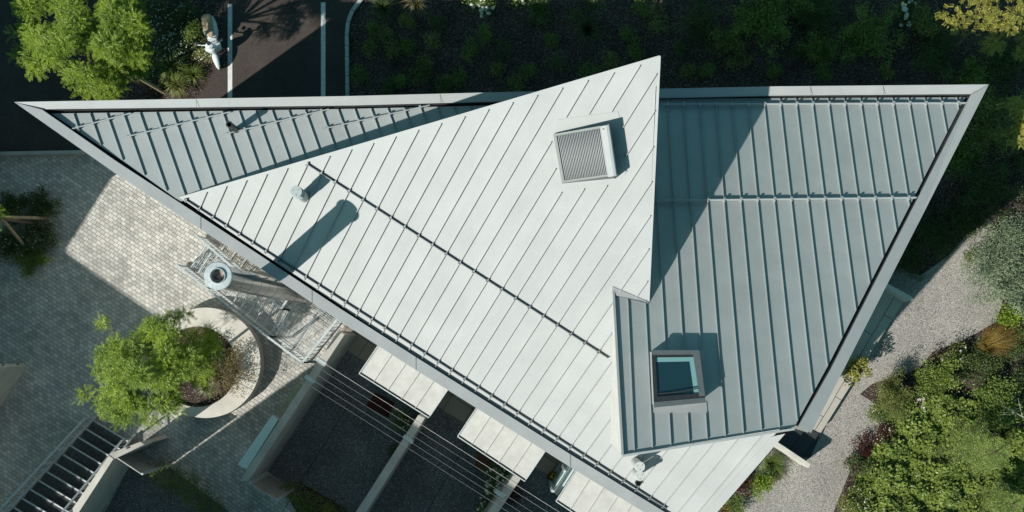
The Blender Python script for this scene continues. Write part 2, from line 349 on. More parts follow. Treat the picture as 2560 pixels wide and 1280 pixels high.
def shrub(name, label, px, py, r, h, m, ncl=160, per=9, leaf=.07, group=None, cat='shrub', z=0.0, flowers=0, fm=None, ratio=.5, lobes=6, rx=None, fr=.045, stems=True):
    b = W(px, py, z); o = thing(name, label, cat, b, group); rx = rx or r
    blobs = sub_blobs(b+np.array([0, 0, h*.5]), (rx, r, h*.55), lobes, .5)
    P, D, S = clumpy(blobs, ncl, per, leaf*1.1, .3); P[:, 2] = np.maximum(P[:, 2], z+.02)
    leaf_mesh('foliage', P, D, S, leaf*(.7+.6*rng.random(len(P))), leaf*ratio, m, o)
    if stems:
        mb = MB()
        for bc, br in blobs[::2] if len(blobs) > 20 else blobs: mb.tube([b+rng.normal(size=3)*np.array([.05, .05, 0]), (b+bc)/2+rng.normal(size=3)*.03, bc], [.018, .012, .006], 5)
        mb.build('stem', M['bark'], o)
    if flowers:
        P, U = in_blobs(blobs, flowers, .95); P[:, 2] += .03
        mb = MB()
        for p in P: puff(mb, p, fr*(.7+.6*rng.random()))
        mb.build('blossom', fm or M['flowerw'], o)
    return o
def puff(mb, p, r):
    v = []; 
    for a in range(5): v.append(p+np.array([math.cos(a*1.2566)*r, math.sin(a*1.2566)*r, 0]))
    v.append(p+np.array([0, 0, r*.7])); v.append(p-np.array([0, 0, r*.5]))
    mb.add(v, [(a, (a+1) % 5, 5) for a in range(5)]+[((a+1) % 5, a, 6) for a in range(5)])
def grass(name, label, px, py, r, h, m, n=240, group=None, lean=(0, 0), w=.012, cat='grass tuft', z=0.0):
    b = W(px, py, z); o = thing(name, label, cat, b, group)
    a = rng.random(n)*2*np.pi; q = np.sqrt(rng.random(n)); out = np.stack([np.cos(a)*q+lean[0], np.sin(a)*q+lean[1], 0*a], 1)
    hh = h*(.6+.5*rng.random(n)); vs = []; fs = []
    for i in range(n):
        p0 = b+out[i]*.12*r; p1 = b+out[i]*r*.5+np.array([0, 0, hh[i]*.75]); p2 = b+out[i]*r*(1+.2*rng.random())+np.array([0, 0, hh[i]*(1-.45*q[i])])
        s = np.array([-math.sin(a[i]), math.cos(a[i]), 0])*w*.5; k = len(vs)
        vs += [p0-s, p0+s, p1+s, p1-s, p2]; fs += [(k, k+1, k+2, k+3), (k+3, k+2, k+4)]
    mb = MB(); mb.v = [tuple(v) for v in vs]; mb.f = fs; mb.build('blades', m, o); return o

# ------------------------------------------------------------------ the ground
def flat(name, pts, z, m, pxz=None):
    mb = MB(); mb.sheet([W(x, y, z) for x, y in pts]); o = mb.build(name, m); tag(o, kind='structure'); return o
mb = MB(); mb.sheet([(-400, -400, -.004), (400, -400, -.004), (400, 400, -.004), (-400, 400, -.004)])
tag(mb.build('ground', M['soil']), kind='structure')
kerbline = [(960, -60), (930, -28), (903, 2), (882, 28), (871, 56), (868, 90), (869, 170), (870, 300)]
flat('parking_lot', [(-900, -500), (960, -500)]+kerbline+[(870, 378), (-900, 392)], .004, M['asphalt'])
flat('planting_bed', [(345, -60), (565, -60), (556, 60), (540, 150), (512, 222), (470, 262), (180, 300), (205, 190)], .010, M['soil'])
flat('plaza', [(-900, 392), (870, 378), (1100, 700), (1000, 900), (900, 1700), (-900, 1700)], .006, M['paving'])
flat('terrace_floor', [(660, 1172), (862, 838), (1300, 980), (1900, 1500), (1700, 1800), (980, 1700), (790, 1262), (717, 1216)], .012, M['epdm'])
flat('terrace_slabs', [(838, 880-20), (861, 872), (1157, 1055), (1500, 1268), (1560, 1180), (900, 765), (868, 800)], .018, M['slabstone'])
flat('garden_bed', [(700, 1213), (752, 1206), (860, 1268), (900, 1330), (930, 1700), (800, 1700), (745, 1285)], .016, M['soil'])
flat('gravel_path', [(1700, 1420), (1790, 1285), (1870, 1200), (1960, 1090), (2050, 930), (2170, 740), (2230, 660), (2300, 690), (2370, 640), (2440, 560), (2500, 590),
     (2490, 680), (2505, 760), (2490, 805), (2410, 850), (2330, 880), (2300, 920), (2180, 960), (2150, 985), (2230, 1035), (2170, 1110), (2120, 1190), (2080, 1290), (2050, 1420)], .004, M['gravel'])
for x0, x1, y0, y1 in ((573, 577, 10, 330), (806, 810, 6, 330)):
    flat('parking_line', [(x0-3.6, y0), (x1+3.6, y0), (x1+3.6, y1), (x0-3.6, y1)], .010, M['paint'])
# kerb stones: one row of blocks
mb = MB(); pts = [W(x, y) for x, y in kerbline]; seg = []
for a, b in zip(pts[:-1], pts[1:]):
    L = np.linalg.norm(b-a); k = max(1, int(round(L/.3)))
    for i in range(k): mb.bar(a+(b-a)*(i+.02)/k, a+(b-a)*(i+.98)/k, .12, .12)
tag(mb.build('kerb', M['stone'], bevel=.008), kind='structure')
# drain joint lines in the terrace floor are real thin strips
mb = MB()
for a, b in (((872, 1012), (700, 1290)), ((1170, 1100), (1000, 1400))): mb.bar(W(*a, .013), W(*b, .013), .02, .004)
tag(mb.build('floor_joint', M['rubber']), kind='structure')

# ------------------------------------------------------------------ the house with its interlocking metal roofs
Z0, ZT, RT = 6.8, 11.2, .42
house = thing('house', 'white house with three interlocking standing seam metal roofs and a sharp raised gable tip', 'house', (0, 0, 0))
OUT_SW = [(35, 255), (289, 434), (642, 665), (848, 802), (1040, 925), (1426, 1168), (1760, 1372)]
OUT_N = [(35, 255), (880, 240), (1300, 229), (1930, 216), (2472, 211)]
OUT_E = [(2472, 211), (2295, 560), (2111, 920), (2028, 1082)]
WP = plane(W(460, 497, Z0), W(1590, 1208, Z0), W(1650, 140, ZT))
T3 = W(1650, 140, ZT); J3 = hit(1622, 755, WP)
a_, b_ = W(1300, 252, Z0), W(2300, 236, Z0)
RP = plane(a_, b_, a_+np.array([0, -1, RT]))
RP = (RP[0], RP[1]+(J3[2]-onp(J3[0], J3[1], RP)[2]))          # the two planes meet at the foot of the gable
a_, b_ = W(200, 280, Z0-.17), W(1200, 262, Z0-.17)
LP = plane(a_, b_, a_+np.array([.1, -1, .06]))
def up(p, d): return np.array(p, float)+np.array([0, 0, d])

def seams(mb, pl, poly3, p0, sd, spacing, holes=(), hgt=.042, wid=.014, tr=(0, 0)):
    """standing seams: lines in plan through p0+k*spacing along sd, clipped to the roof outline"""
    sd = nrm(sd[:2]); nn = np.array([-sd[1], sd[0]]); N = nrm(pl[0])
    for k in range(-80, 81):
        p = np.array(p0[:2])+nn*spacing*k
        for t0, t1 in clip(p, sd, poly3, holes):
            if t1-t0 < .25: continue
            A, B = p+sd*(t0+tr[0]), p+sd*(t1-tr[1])
            mb.bar(onp(*A, pl), onp(*B, pl), wid, hgt, up=N, lift=-.004)
def panel_roof(name, pl, poly3, th, p0, sd, spacing, holes=(), **kw):
    mb = MB(); mb.slab(poly3, th); seams(mb, pl, poly3, p0, sd, spacing, holes, **kw)
    o = mb.build(name, M['roof' if name == 'white_roof' else 'roofshade'].copy(), house); sd = nrm(sd[:2]); sheets(o.data.materials[0], p0, np.array([-sd[1], sd[0]]), spacing); return o
def on_white(pts): return [hit(x, y, WP) for x, y in pts]

# white roof
WPOLY = on_white([(449, 494), (1650, 140), (1622, 755), (1998, 1019), (1932, 1092), (1712, 1346)])
SKY_H = [hit(x, y, WP) for x, y in ((1383, 334), (1392, 300), (1545, 281), (1552, 330), (1562, 440), (1538, 452), (1405, 472))]
sw0, sw1 = hit(535, 540, WP), hit(1229, 988, WP)
eave_d = nrm((sw1-sw0)[:2]); seam_d = np.array([-eave_d[1], eave_d[0]])
panel_roof('white_roof', WP, WPOLY, .16, sw0, seam_d, np.linalg.norm((sw1-sw0)[:2])/21, [SKY_H], tr=(.04, .09), hgt=.056, wid=.015)
mb = MB()                                                    # folded trim along the free edges of the white roof
for a, b in (((449, 494), (1650, 140)), ((1650, 140), (1622, 755))):
    mb.bar(hit(*a, WP), hit(*b, WP), .035, .012, up=nrm(WP[0]))
mb.build('ridge_trim', M['roof'], house)
# grey roofs
RPOLY = [onp(T3[0]-.12, hit(1640, 247, RP)[1], RP), hit(2413, 243, RP), hit(2069, 916, RP), hit(1986, 1067, RP), hit(1557, 1136, RP), hit(1533, 737, RP), onp(J3[0]-.02, J3[1]-.02, RP)]
WIN_H = [hit(x, y, RP) for x, y in ((1632, 884), (1757, 878), (1768, 1032), (1632, 1034))]
r0, r1 = hit(1908, 246, RP), hit(1933, 504, RP); re = hit(2390, 246, RP)
sdR = np.array([0.0, -1.0]) if abs((r1-r0)[0]) < .35 else nrm((r1-r0)[:2])
panel_roof('grey_roof', RP, RPOLY, .14, r0, sdR, abs((re-r0)[0])/12, [WIN_H], tr=(.03, .03), hgt=.056)
LPOLY = [hit(x, y, LP) for x, y in ((128, 284), (880, 272), (1330, 261), (1400, 264), (452, 503), (440, 496), (289, 391))]
l0, l1 = hit(307, 278, LP), hit(365, 445, LP); lA, lB = hit(142.6, 279, LP), hit(844, 267.6, LP)
sdL = nrm((l1-l0)[:2]); spL = abs(np.dot((lB-lA)[:2], np.array([-sdL[1], sdL[0]])))/17
panel_roof('grey_roof', LP, LPOLY, .1, l0, sdL, spL, tr=(.02, .05), hgt=.058)

# flat perimeter flashing, its gutter, and the wide white verge
def offs(pts, dx, dy): return [(x+dx, y+dy) for x, y in pts]
def strip(mb, A, B, z0, z1, th):
    for i in range(len(A)-1):
        mb.slab([W(*A[i], z0), W(*A[i+1], z0), W(*B[i+1], z1), W(*B[i], z1)], th)
IN_SW = [(105, 274)]+[(x, y-32) for x, y in OUT_SW[1:]]
IN_N = [(105, 274), (880, 264.5), (1300, 253), (1930, 240), (2428, 236)]
IN_E = [(2428, 236), (2262, 560), (2079, 920), (1996, 1066)]
mb = MB(); strip(mb, OUT_SW, IN_SW, Z0+.02, Z0-.0, .05); mb.build('roof_edge', M['edge'], house)
mb = MB(); strip(mb, OUT_N, IN_N, Z0+.03, Z0-.06, .05); mb.build('roof_edge', M['edge'], house)
RPe = (RP[0], RP[1]+.03)
EO, EI = [hit(x, y, RPe) for x, y in OUT_E], [hit(x, y, RPe) for x, y in IN_E]; EO[0] = W(2472, 211, Z0+.02); EI[0] = W(2428, 236, Z0)
mb = MB()
for i in range(len(EO)-1): mb.slab([EO[i], EO[i+1], EI[i+1], EI[i]], .05)
mb.build('roof_edge', M['edge'], house)
mb = MB()
for i in range(len(EO)-1):
    a, b = EO[i], EO[i+1]; d = nrm(EI[i]-EO[i])*.06; mb.add([up(a+d, -.05), up(b+d, -.05), (b[0]+d[0], b[1]+d[1], Z0-.5), (a[0]+d[0], a[1]+d[1], Z0-.5)], [(0, 1, 2, 3)])
mb.build('wall', M['plaster'], house)
for p, q in (((502, 573), (502, 541)), ((780, 757), (780, 725)), ((1040, 925), (1040, 893)), ((1426, 1168), (1426, 1136)), ((490, 247), (492, 270)), ((1100, 234), (1102, 259)),
             ((2026, 214.5), (2028, 239)), ((2208, 213.5), (2210, 238)), ((35, 255), (105, 274)), ((2472, 211), (2428, 236))):
    mb = MB(); mb.bar(W(*p, Z0+.022), W(*q, Z0+.003), .006, .006); mb.build('flashing_joint', M['gutter'], house)
mb = MB(); strip(mb, IN_SW, offs(IN_SW, 6, -22), Z0-.30, Z0-.30, .05); strip(mb, IN_N, offs(IN_N, 8, 14), Z0-.33, Z0-.33, .05)
for i in range(len(EI)-1):
    a, b = EI[i], EI[i+1]; q = np.array([-.3, .02, -.2]); mb.slab([up(a, -.2), up(b, -.2), b+q, a+q], .03)
    mb.add([up(a, -.05), up(b, -.05), up(b, -.2), up(a, -.2)], [(0, 1, 2, 3)])
for L_ in (IN_SW, IN_N):
    for p, q in zip(L_[:-1], L_[1:]): a, b = W(*p, Z0-.04), W(*q, Z0-.04); mb.add([a, b, up(b, -.32), up(a, -.32)], [(0, 1, 2, 3)])
mb.build('gutter', M['gutter'], house)
V0, V1 = (1963, 1084), (1740, 1340)
mb = MB(); A = [hit(1963, 1084, WP), hit(1737, 1345, WP)]; B = [hit(1927, 1092, WP), hit(1708, 1340, WP)]
mb.slab([up(A[0], .01), up(A[1], .01), up(B[1], .025), up(B[0], .025)], .28)
mb.build('roof_edge', M['roof'], house)
# walls
sw_in = lambda p, q: p
pw = [W(2380, 262, Z0), W(1975, 1040, Z0), W(1900, 1110, Z0), W(1742, 1300, Z0), W(1426, 1128, Z0), W(848, 772, Z0), W(289, 408, Z0), W(122, 287, Z0), W(140, 262, Z0), W(1300, 248, Z0)]
mb = MB(); n = len(pw); ZW = Z0-.42
for i in range(n):
    a, b = pw[i], pw[(i+1) % n]; mb.add([(a[0], a[1], 0), (b[0], b[1], 0), (b[0], b[1], ZW), (a[0], a[1], ZW)], [(0, 1, 2, 3)])
mb.sheet([(p[0], p[1], ZW) for p in pw]); mb.build('wall', M['plaster'], house)
def curtain(mb, pts, pl, dz=-.05):           # vertical wall from roof points down to a lower roof plane
    for a, b in zip(pts[:-1], pts[1:]):
        mb.add([up(a, dz), up(b, dz), onp(b[0], b[1], pl), onp(a[0], a[1], pl)], [(0, 1, 2, 3)])
mb = MB(); e = np.array([-.06, 0, 0]); curtain(mb, [T3+e+np.array([0, -.6, -.2]), J3+e], RP); curtain(mb, [hit(470, 494, WP), hit(1630, 152, WP)+np.array([-.05, -.25, -.1])], LP, -.1)
mb.build('gable_wall', M['plaster'], house)
# dormer cheek with fine horizontal cladding, and the wall under the high edge
Cc, Cb = hit(1533, 722, RP), hit(1556, 1139, RP); Ce = hit(1984, 1072, RP)
def ribbed(mb, a, b, pl, step=.055, dep=.012):
    nrows = 40; d = nrm((b-a)[:2]); nn = np.array([d[1], -d[0], 0]); 
    za, zb = onp(a[0], a[1], pl)[2], onp(b[0], b[1], pl)[2]
    z = max(a[2], b[2])-.06; zmin = min(za, zb); L = np.linalg.norm((b-a)[:2])
    while z > zmin:
        z2 = z-step
        def lim(zz):      # span of the row between roof edge (above) and lower roof (below)
            ts = np.linspace(0, 1, 60); ok = [t for t in ts if (a[2]+(b[2]-a[2])*t-.04 >= zz) and (za+(zb-za)*t <= zz)]
            return (min(ok), max(ok)) if ok else None
        s = lim((z+z2)/2)
        if s:
            p, q = a+(b-a)*s[0], a+(b-a)*s[1]; p = np.array([p[0], p[1], 0]); q = np.array([q[0], q[1], 0])
            mb.add([p+[0, 0, z], q+[0, 0, z], q+nn*-dep+[0, 0, z2], p+nn*-dep+[0, 0, z2], q+[0, 0, z2], p+[0, 0, z2]], [(0, 1, 2, 3), (3, 2, 4, 5)])
        z = z2
mb = MB(); off = np.array([-.02, 0, 0]); ribbed(mb, Cc, Cb, WP); curtain(mb, [Cc+[.02, 0, 0], Cb+[.02, 0, 0]], WP)
mb.build('dormer_cheek', M['plaster'], house)
mb = MB(); curtain(mb, [Cb+[0.06, .08, 0], Ce+[-.1, .08, 0]], WP); mb.build('gable_wall', M['plaster'], house)
mb = MB()
mb.bar(up(Cc, .0), up(Cb, .0), .05, .075); mb.bar(up(Cb, .0), up(Ce, .0), .05, .075)
mb.bar(up(Cc, -.01), up(hit(1620, 757, RP), .0), .04, .03)
mb.build('ridge_trim', M['edge'], house)
mb = MB(); mb.slab([up(hit(1531, 716, WP), .02), up(J3, .02), up(hit(1620, 760, RP), .05), up(hit(1534, 738, RP), .05)], .03); mb.build('flashing', M['edge'], house)

# snow guards: a rail on clamps over every seam
def guard(pl, px0, px1, p0, sd, spacing, h=.095, m='railpale'):
    a, b = hit(*px0, pl), hit(*px1, pl); N = nrm(pl[0]); mb = MB(); sd = nrm(sd[:2]); nn = np.array([-sd[1], sd[0]])
    mb.tube([a+N*h, b+N*h], .017, 6); mb.bar(a+N*(h-.06), b+N*(h-.06), .008, .045, up=N)
    ka, kb = [np.dot((q-p0)[:2], nn)/spacing for q in (a, b)]
    for k in range(math.ceil(min(ka, kb)), math.floor(max(ka, kb))+1):
        t = (k-ka)/(kb-ka); q = a+(b-a)*t; s3 = nrm(onp(*(q[:2]+sd), pl)-q)
        mb.bar(q-s3*.05, q+s3*.05, .035, h+.012, up=N); mb.bar(q-s3*.03-nrm(b-a)*.03, q-s3*.03+nrm(b-a)*.03, .02, h+.03, up=N)
    return mb.build('snow_guard', M[m], house)
spW = np.linalg.norm((sw1-sw0)[:2])/21; spR = abs((re-r0)[0])/12
guard(WP, (463, 496), (1668, 1268), sw0, seam_d, spW, h=.065, m='railshade'); guard(WP, (770, 409), (1522, 893), sw0, seam_d, spW, h=.065, m='railshade')
guard(RP, (1652, 266), (2417, 262), r0, sdR, spR); guard(RP, (1636, 505.5), (2288, 498), r0, sdR, spR)
for s in (((184, 324), (330, 285)), ((310, 346), (578, 282)), ((558, 339), (824, 275)), ((807, 325), (1075, 265))): guard(LP, *s, l0, sdL, spL)

# shuttered skylight on the white roof: a box tilted up to the right, roller shutter, hood
q = [hit(x, y, WP) for x, y in ((1386, 338), (1520, 316), (1536, 441), (1408, 460))]
N = nrm(WP[0]); top = [q[0]+N*.10, q[1]+N*.44, q[2]+N*.44, q[3]+N*.10]
# keep the photographed outline of the top: slide along the view line to the right height
def at_h(px, py, pl, h):
    o = np.array([0, 0, CAM_H]); p = hit(px, py, (pl[0], pl[1]+h*np.linalg.norm(pl[0]))); return p
top = [at_h(1384, 335, WP, .12), at_h(1526, 310, WP, .46), at_h(1545, 437, WP, .46), at_h(1406, 457, WP, .12)]
foot = [np.array([p[0], p[1], 0]) for p in top]; foot = [onp(p[0], p[1], WP) for p in foot]
def hexa(mb, lo, hi):
    mb.add(list(lo)+list(hi), [(3, 2, 1, 0), (4, 5, 6, 7)]+[(i, (i+1) % 4, (i+1) % 4+4, i+4) for i in range(4)]); return mb
def bil(Q, u, v): return (Q[0]*(1-u)+Q[1]*u)*(1-v)+(Q[3]*(1-u)+Q[2]*u)*v
sk = hexa(MB(), foot[::-1], [p-N*.03 for p in top[::-1]]).build('skylight', M['skygrey'], house)
mb = MB(); Nt = nrm(np.cross(top[1]-top[0], top[3]-top[0])); Nt = Nt if Nt[2] > 0 else -Nt
for u0, u1, v0, v1 in ((0, .05, 0, 1), (.05, .84, 0, .045), (.05, .84, .955, 1)):
    c4 = [bil(top, u0, v0), bil(top, u1, v0), bil(top, u1, v1), bil(top, u0, v1)]; mb.slab([p+Nt*.015 for p in c4], .05)
mb.build('frame', M['skygrey'], sk)
mb = MB(); ns = 27
for i in range(ns):
    u = .06+(.77)*(i+.5)/ns; mb.tube([bil(top, u, .05), bil(top, u, .95)], .0125, 8)
mb.build('shutter', simple('shutter_slats', (.36, .365, .37), .7, 0, .05, 10), sk, smooth=True)
mb = MB(); prof = [(.835, -.02), (.835, .05), (.86, .085), (.90, .095), (.95, .08), (.985, .05), (.985, -.03)]
for (ua, ha), (ub, hb) in zip(prof[:-1], prof[1:]):
    mb.add([bil(top, ua, 0)+Nt*ha, bil(top, ub, 0)+Nt*hb, bil(top, ub, 1)+Nt*hb, bil(top, ua, 1)+Nt*ha], [(0, 3, 2, 1)])
for v in (0, 1): mb.add([bil(top, u, v)+Nt*h for u, h in prof], [tuple(range(len(prof)))])
mb.build('shutter_box', M['edge'], sk)
mb = MB(); mb.bar(bil(top, .885, .05)+Nt*.092, bil(top, .915, .05)+Nt*.092, .05, .006); mb.build('rating_plate', M['stake'], sk)
mb = MB(); mb.tube([bil(top, .93, 1.0), bil(top, .94, 1.07)-Nt*.02], .012, 6); mb.build('shutter_motor', M['darkmetal'], sk)
mb = MB()                                    # apron of plain sheet around the skylight
mb.slab([up(p, .012) for p in on_white([(1378, 332), (1392, 300), (1545, 279), (1556, 330), (1564, 436), (1538, 452), (1404, 470)])], .02); mb.build('flashing', M['roof'], house)

# roof window on the grey roof: dark framed box, pane, lower apron
NR = nrm(RP[0])
wt = [at_h(1629, 880, RP, .34), at_h(1748, 880, RP, .34), at_h(1763, 1000, RP, .34), at_h(1635, 1012, RP, .34)]
wf = [onp(p[0], p[1], RP) for p in wt]
rw = MB()
for i in range(4):
    a, b = wf[i], wf[(i+1) % 4]; A2, B2 = wt[i], wt[(i+1) % 4]; rw.add([a, b, B2, A2], [(3, 2, 1, 0)])
rw = rw.build('roof_window', M['edge'], house)
mb = MB()
for u0, u1, v0, v1 in ((0, .075, 0, 1), (.90, 1, 0, 1), (.075, .90, 0, .10), (.075, .90, .86, 1)):
    mb.slab([p+NR*.02 for p in (bil(wt, u0, v0), bil(wt, u1, v0), bil(wt, u1, v1), bil(wt, u0, v1))], .06)
mb.build('frame', M['darkmetal'], rw)
mb = MB(); mb.slab([bil(wt, .0, -.02)+NR*.05, bil(wt, 1, -.02)+NR*.05, bil(wt, 1, .07)+NR*.05, bil(wt, 0, .07)+NR*.05], .06)
mb.slab([bil(wt, .86, .07)+NR*.05, bil(wt, 1.0, .07)+NR*.05, bil(wt, 1.0, .93)+NR*.05, bil(wt, .89, .93)+NR*.05], .05)
mb.slab([bil(wt, .0, .96)+NR*.03, bil(wt, 1, .96)+NR*.03, bil(wt, 1, 1.06)+NR*.03, bil(wt, 0, 1.06)+NR*.03], .04); mb.build('cover_strip', M['skygrey'], rw)
mb = MB(); mb.sheet([bil(wt, .075, .1)-NR*.02, bil(wt, .90, .1)-NR*.02, bil(wt, .90, .86)-NR*.02, bil(wt, .075, .86)-NR*.02]); mb.build('pane', M['glass'], rw)
mb = MB(); mb.slab([p-NR*.012 for p in (bil(wt, .075, .10), bil(wt, .90, .10), bil(wt, .90, .19), bil(wt, .075, .19))], .006)
mb.slab([p-NR*.012 for p in (bil(wt, .78, .19), bil(wt, .90, .19), bil(wt, .90, .86), bil(wt, .80, .86))], .006); mb.build('reveal', simple('window_reveal', (.22, .42, .42), .3, 0, .04, 4), rw)
mb = MB(); mb.tube([bil(wt, .09, .80)+NR*.0, bil(wt, .5, .80)+NR*.03, bil(wt, .91, .76)+NR*.04], .014, 6); mb.build('hand_bar', M['darkmetal'], rw)
mb = MB(); mb.slab([up(hit(x, y, RP), .02) for x, y in ((1630, 1010), (1766, 1004), (1768, 1030), (1632, 1032))], .03); mb.build('flashing', M['edge'], house)

# roof vents and pipes
def vent(x, y, ztop, zlo, r, m, name='vent_pipe', cap=True, ribs=0):
    p = W(x, y, ztop); o = MB(); b = np.array([p[0], p[1], 0])
    prof = [(r, zlo-.05), (r, ztop-.03)]
    if ribs:
        prof = [(r, zlo-.05), (r, ztop-.42)]
        for i in range(ribs): z = ztop-.40+i*.36/ribs; prof += [(r*1.0, z), (r*1.1, z+.012), (r*1.1, z+.03), (r*.92, z+.034)]
    prof += [(r*1.08, ztop-.03), (r*1.08, ztop-.004), (r*1.0, ztop), (.0 if cap else r*.7, ztop)]
    if not cap: prof += [(r*.66, ztop-.02), (r*.6, ztop-.3), (0, ztop-.3)]
    o.lathe(b, prof, 24); o = o.build(name, m, house, smooth=False)
    mb = MB()
    if cap:
        for k in range(3): mb = MB(); mb.lathe(b+np.array([math.cos(k*2.09+.6)*r*.6, math.sin(k*2.09+.6)*r*.6, ztop]), [(.009, 0), (.009, .010), (0, .012)], 8); mb.build('screw', M['darkmetal'], o)
    return o
vz = hit(765, 500, WP)[2]
vent(740, 479, vz+1.0, vz-.2, .132, M['ventgrey'], ribs=5)
pz = hit(594, 324, LP)[2]; vent(573, 311, pz+.72, pz-.1, .082, M['darkmetal'], cap=False)
z1 = hit(1586, 1144, WP)[2]
vent(1600, 1167, z1+1.05, z1-.4, .118, M['ventwhite']); vent(1600, 1190, z1+.72, z1-.4, .115, M['ventwhite']); z2 = hit(1595, 1207, WP)[2]; vent(1596, 1208, z2+.14, z2-.1, .075, M['rubber'], cap=False)

# bay windows with white canopy roofs along the garden side
def bay(pts, z, th=.18, lf=.07):
    P = [W(x, y, z) for x, y in pts]                      # back left, front left, front right, back right
    inn = lambda u, v: bil([P[0], P[3], P[2], P[1]], u, v)
    mb = MB()
    Q = [inn(lf, -.3), inn(.93, -.3), inn(.93, .86), inn(lf, .86)]
    for i in range(4): a, b = Q[i], Q[(i+1) % 4]; mb.add([(a[0], a[1], 0), (b[0], b[1], 0), (b[0], b[1], z-.1), (a[0], a[1], z-.1)], [(3, 2, 1, 0)])
    o = mb.build('bay_window', M['plaster'], house)
    mb = MB(); ax = nrm((P[1]-P[0])); ext = [P[0]-ax*1.1, P[1], P[2], P[3]-ax*1.1]; mb.slab(ext, th)
    L = np.linalg.norm((P[3]-P[0])[:2]); k = max(2, round(L/.47)); pl = plane(P[0], P[1], P[2])
    for i in range(1, k):
        u = i/k; mb.bar(inn(u, -.6), inn(u, .965), .014, .04, lift=-.004)
    mb.build('canopy', M['canopy'], o)
    mb = MB()
    mb.bar(up(P[1], -.02), up(P[2], -.02), .03, .065); mb.bar(up(P[0]-ax*1.1, -.02), up(P[1], -.02), .03, .055); mb.bar(up(P[3]-ax*1.1, -.02), up(P[2], -.02), .03, .03); mb.build('canopy_edge', M['galv'], o)
    mb = MB(); e = nrm(P[0]-P[1])*.035; mb.bar(up(P[1]+e, .001), up(P[2]+e, .001), .05, .006); mb.build('drip_channel', M['gutter'], o)
    # glazed end facing left, with frame
    a, b = inn(.0, -.2), inn(.0, .84); sd = nrm((P[0]-P[3])); sh_ = sd*.02
    mb = MB(); g0, g1 = Q[0]+sd*.03, Q[3]+sd*.03
    mb.add([(g0[0], g0[1], .1), (g1[0], g1[1], .1), (g1[0], g1[1], z-.25), (g0[0], g0[1], z-.25)], [(0, 1, 2, 3)]); mb.build('pane', M['bayglass'], o)
    if lf < 0: mb = MB(); mb.slab([up(p, -.35) for p in (inn(lf-.02, -.3), inn(0, -.3), inn(0, .88), inn(lf-.02, .88))], .1); mb.build('sill', M['galvpale'], o)
    mb = MB()
    for t in (0, .5, 1): p = g0+(g1-g0)*t; mb.bar((p[0], p[1], .02), (p[0], p[1], z-.19), .07, .07, up=(sd[0], sd[1], 0))
    mb.bar((g0[0], g0[1], .04), (g1[0], g1[1], .04), .08, .08); mb.build('frame', M['galv'], o)
bay([(948, 860), (898, 934), (1072, 1044), (1122, 970)], 3.0)
bay([(1198, 1010), (1144, 1091), (1312, 1203), (1366, 1124)], 3.0)
bay([(1444, 1168), (1390, 1253), (1560, 1366), (1610, 1290)], 3.0, lf=-.07)

# ------------------------------------------------------------------ steel chimney beside the house
best = None
for zt in np.arange(8.5, 11.5, .05):
    p = W(545, 690, zt); n, d = WP; s = p+SD*((d-n @ p)/(n @ SD)); t = (CAM_H-s[2])/FPX; e = math.hypot(CX+s[0]/t-868, CY-s[1]/t-520)
    if best is None or e < best[0]: best = (e, zt)
CZ = best[1]; cp = W(545, 690, CZ); cb = np.array([cp[0], cp[1], 0])
print('chimney', best, cp)
ch = thing('chimney', 'tall round stainless steel chimney standing between the outside stair and the roof edge', 'chimney', cb)
rC = 31*(CAM_H-CZ)/FPX; prof = [(rC, 0)]
prof += [(rC, CZ-.04)]
mb = MB(); mb.lathe(cb, prof, 40); flue = mb.build('flue', M['steel'], ch, smooth=True)
for z in np.arange(.9, CZ-.3, .93): mb = MB(); mb.lathe(cb, [(rC+.001, z-.016), (rC+.004, z-.014), (rC+.004, z+.014), (rC+.001, z+.016)], 40); mb.build('joint_band', M['steel'], flue)
mb = MB(); ro = 35.5*(CAM_H-CZ)/FPX; ri = 18*(CAM_H-CZ)/FPX
mb.lathe(cb, [(ro, CZ-.05), (ro, CZ-.005), (ro-.012, CZ+.012), (ri+.02, CZ+.02), (ri+.012, CZ+.06), (ri, CZ+.06), (ri, CZ-.3)], 40); mb.build('cap', M['galv'], ch)
mb = MB(); mb.lathe(cb, [(ri, CZ-.12), (0, CZ-.12)], 24); mb.build('spark_screen', granules('screen_mesh', [(0, (.02, .02, .03)), (.4, (.16, .11, .10)), (1, (.5, .42, .38))], 14, 1), ch)
for zz in (3.2, 6.0):
    mb = MB(); mb.bar(cb+[rC, .1, zz], cb+[1.1, .75, zz], .05, .05); mb.bar(cb+[rC*.6, .28, zz], cb+[.75, .98, zz], .05, .05); mb.build('bracket', M['galv'], ch)

# ------------------------------------------------------------------ outside stairs of galvanised grating
def baluster_rail(mb, a, b, h, step=.14, r=.009, posts=3, rail=.03):
    a = np.array(a, float); b = np.array(b, float); n = max(2, int(np.linalg.norm((b-a))/step))
    for i in range(n+1):
        p = a+(b-a)*i/n; mb.tube([p+[0, 0, .1], p+[0, 0, h]], r, 4, cap=False)
    for i in range(posts): p = a+(b-a)*i/(posts-1); mb.bar(p, p+[0, 0, h], .045, .045, up=(1, 0, 0))
    mb.bar(up(a, h), up(b, h), rail*2, rail); mb.bar(up(a, .08), up(b, .08), .03, .02)
def grating(mb, P, nb, nc, bar=.005, dep=.03):
    for i in range(nb): mb.bar(bil(P, 0, i/(nb-1)), bil(P, 1, i/(nb-1)), bar, dep, lift=-dep)
    for i in range(nc): mb.bar(bil(P, i/(nc-1), 0), bil(P, i/(nc-1), 1), bar*.8, .012, lift=-.008)
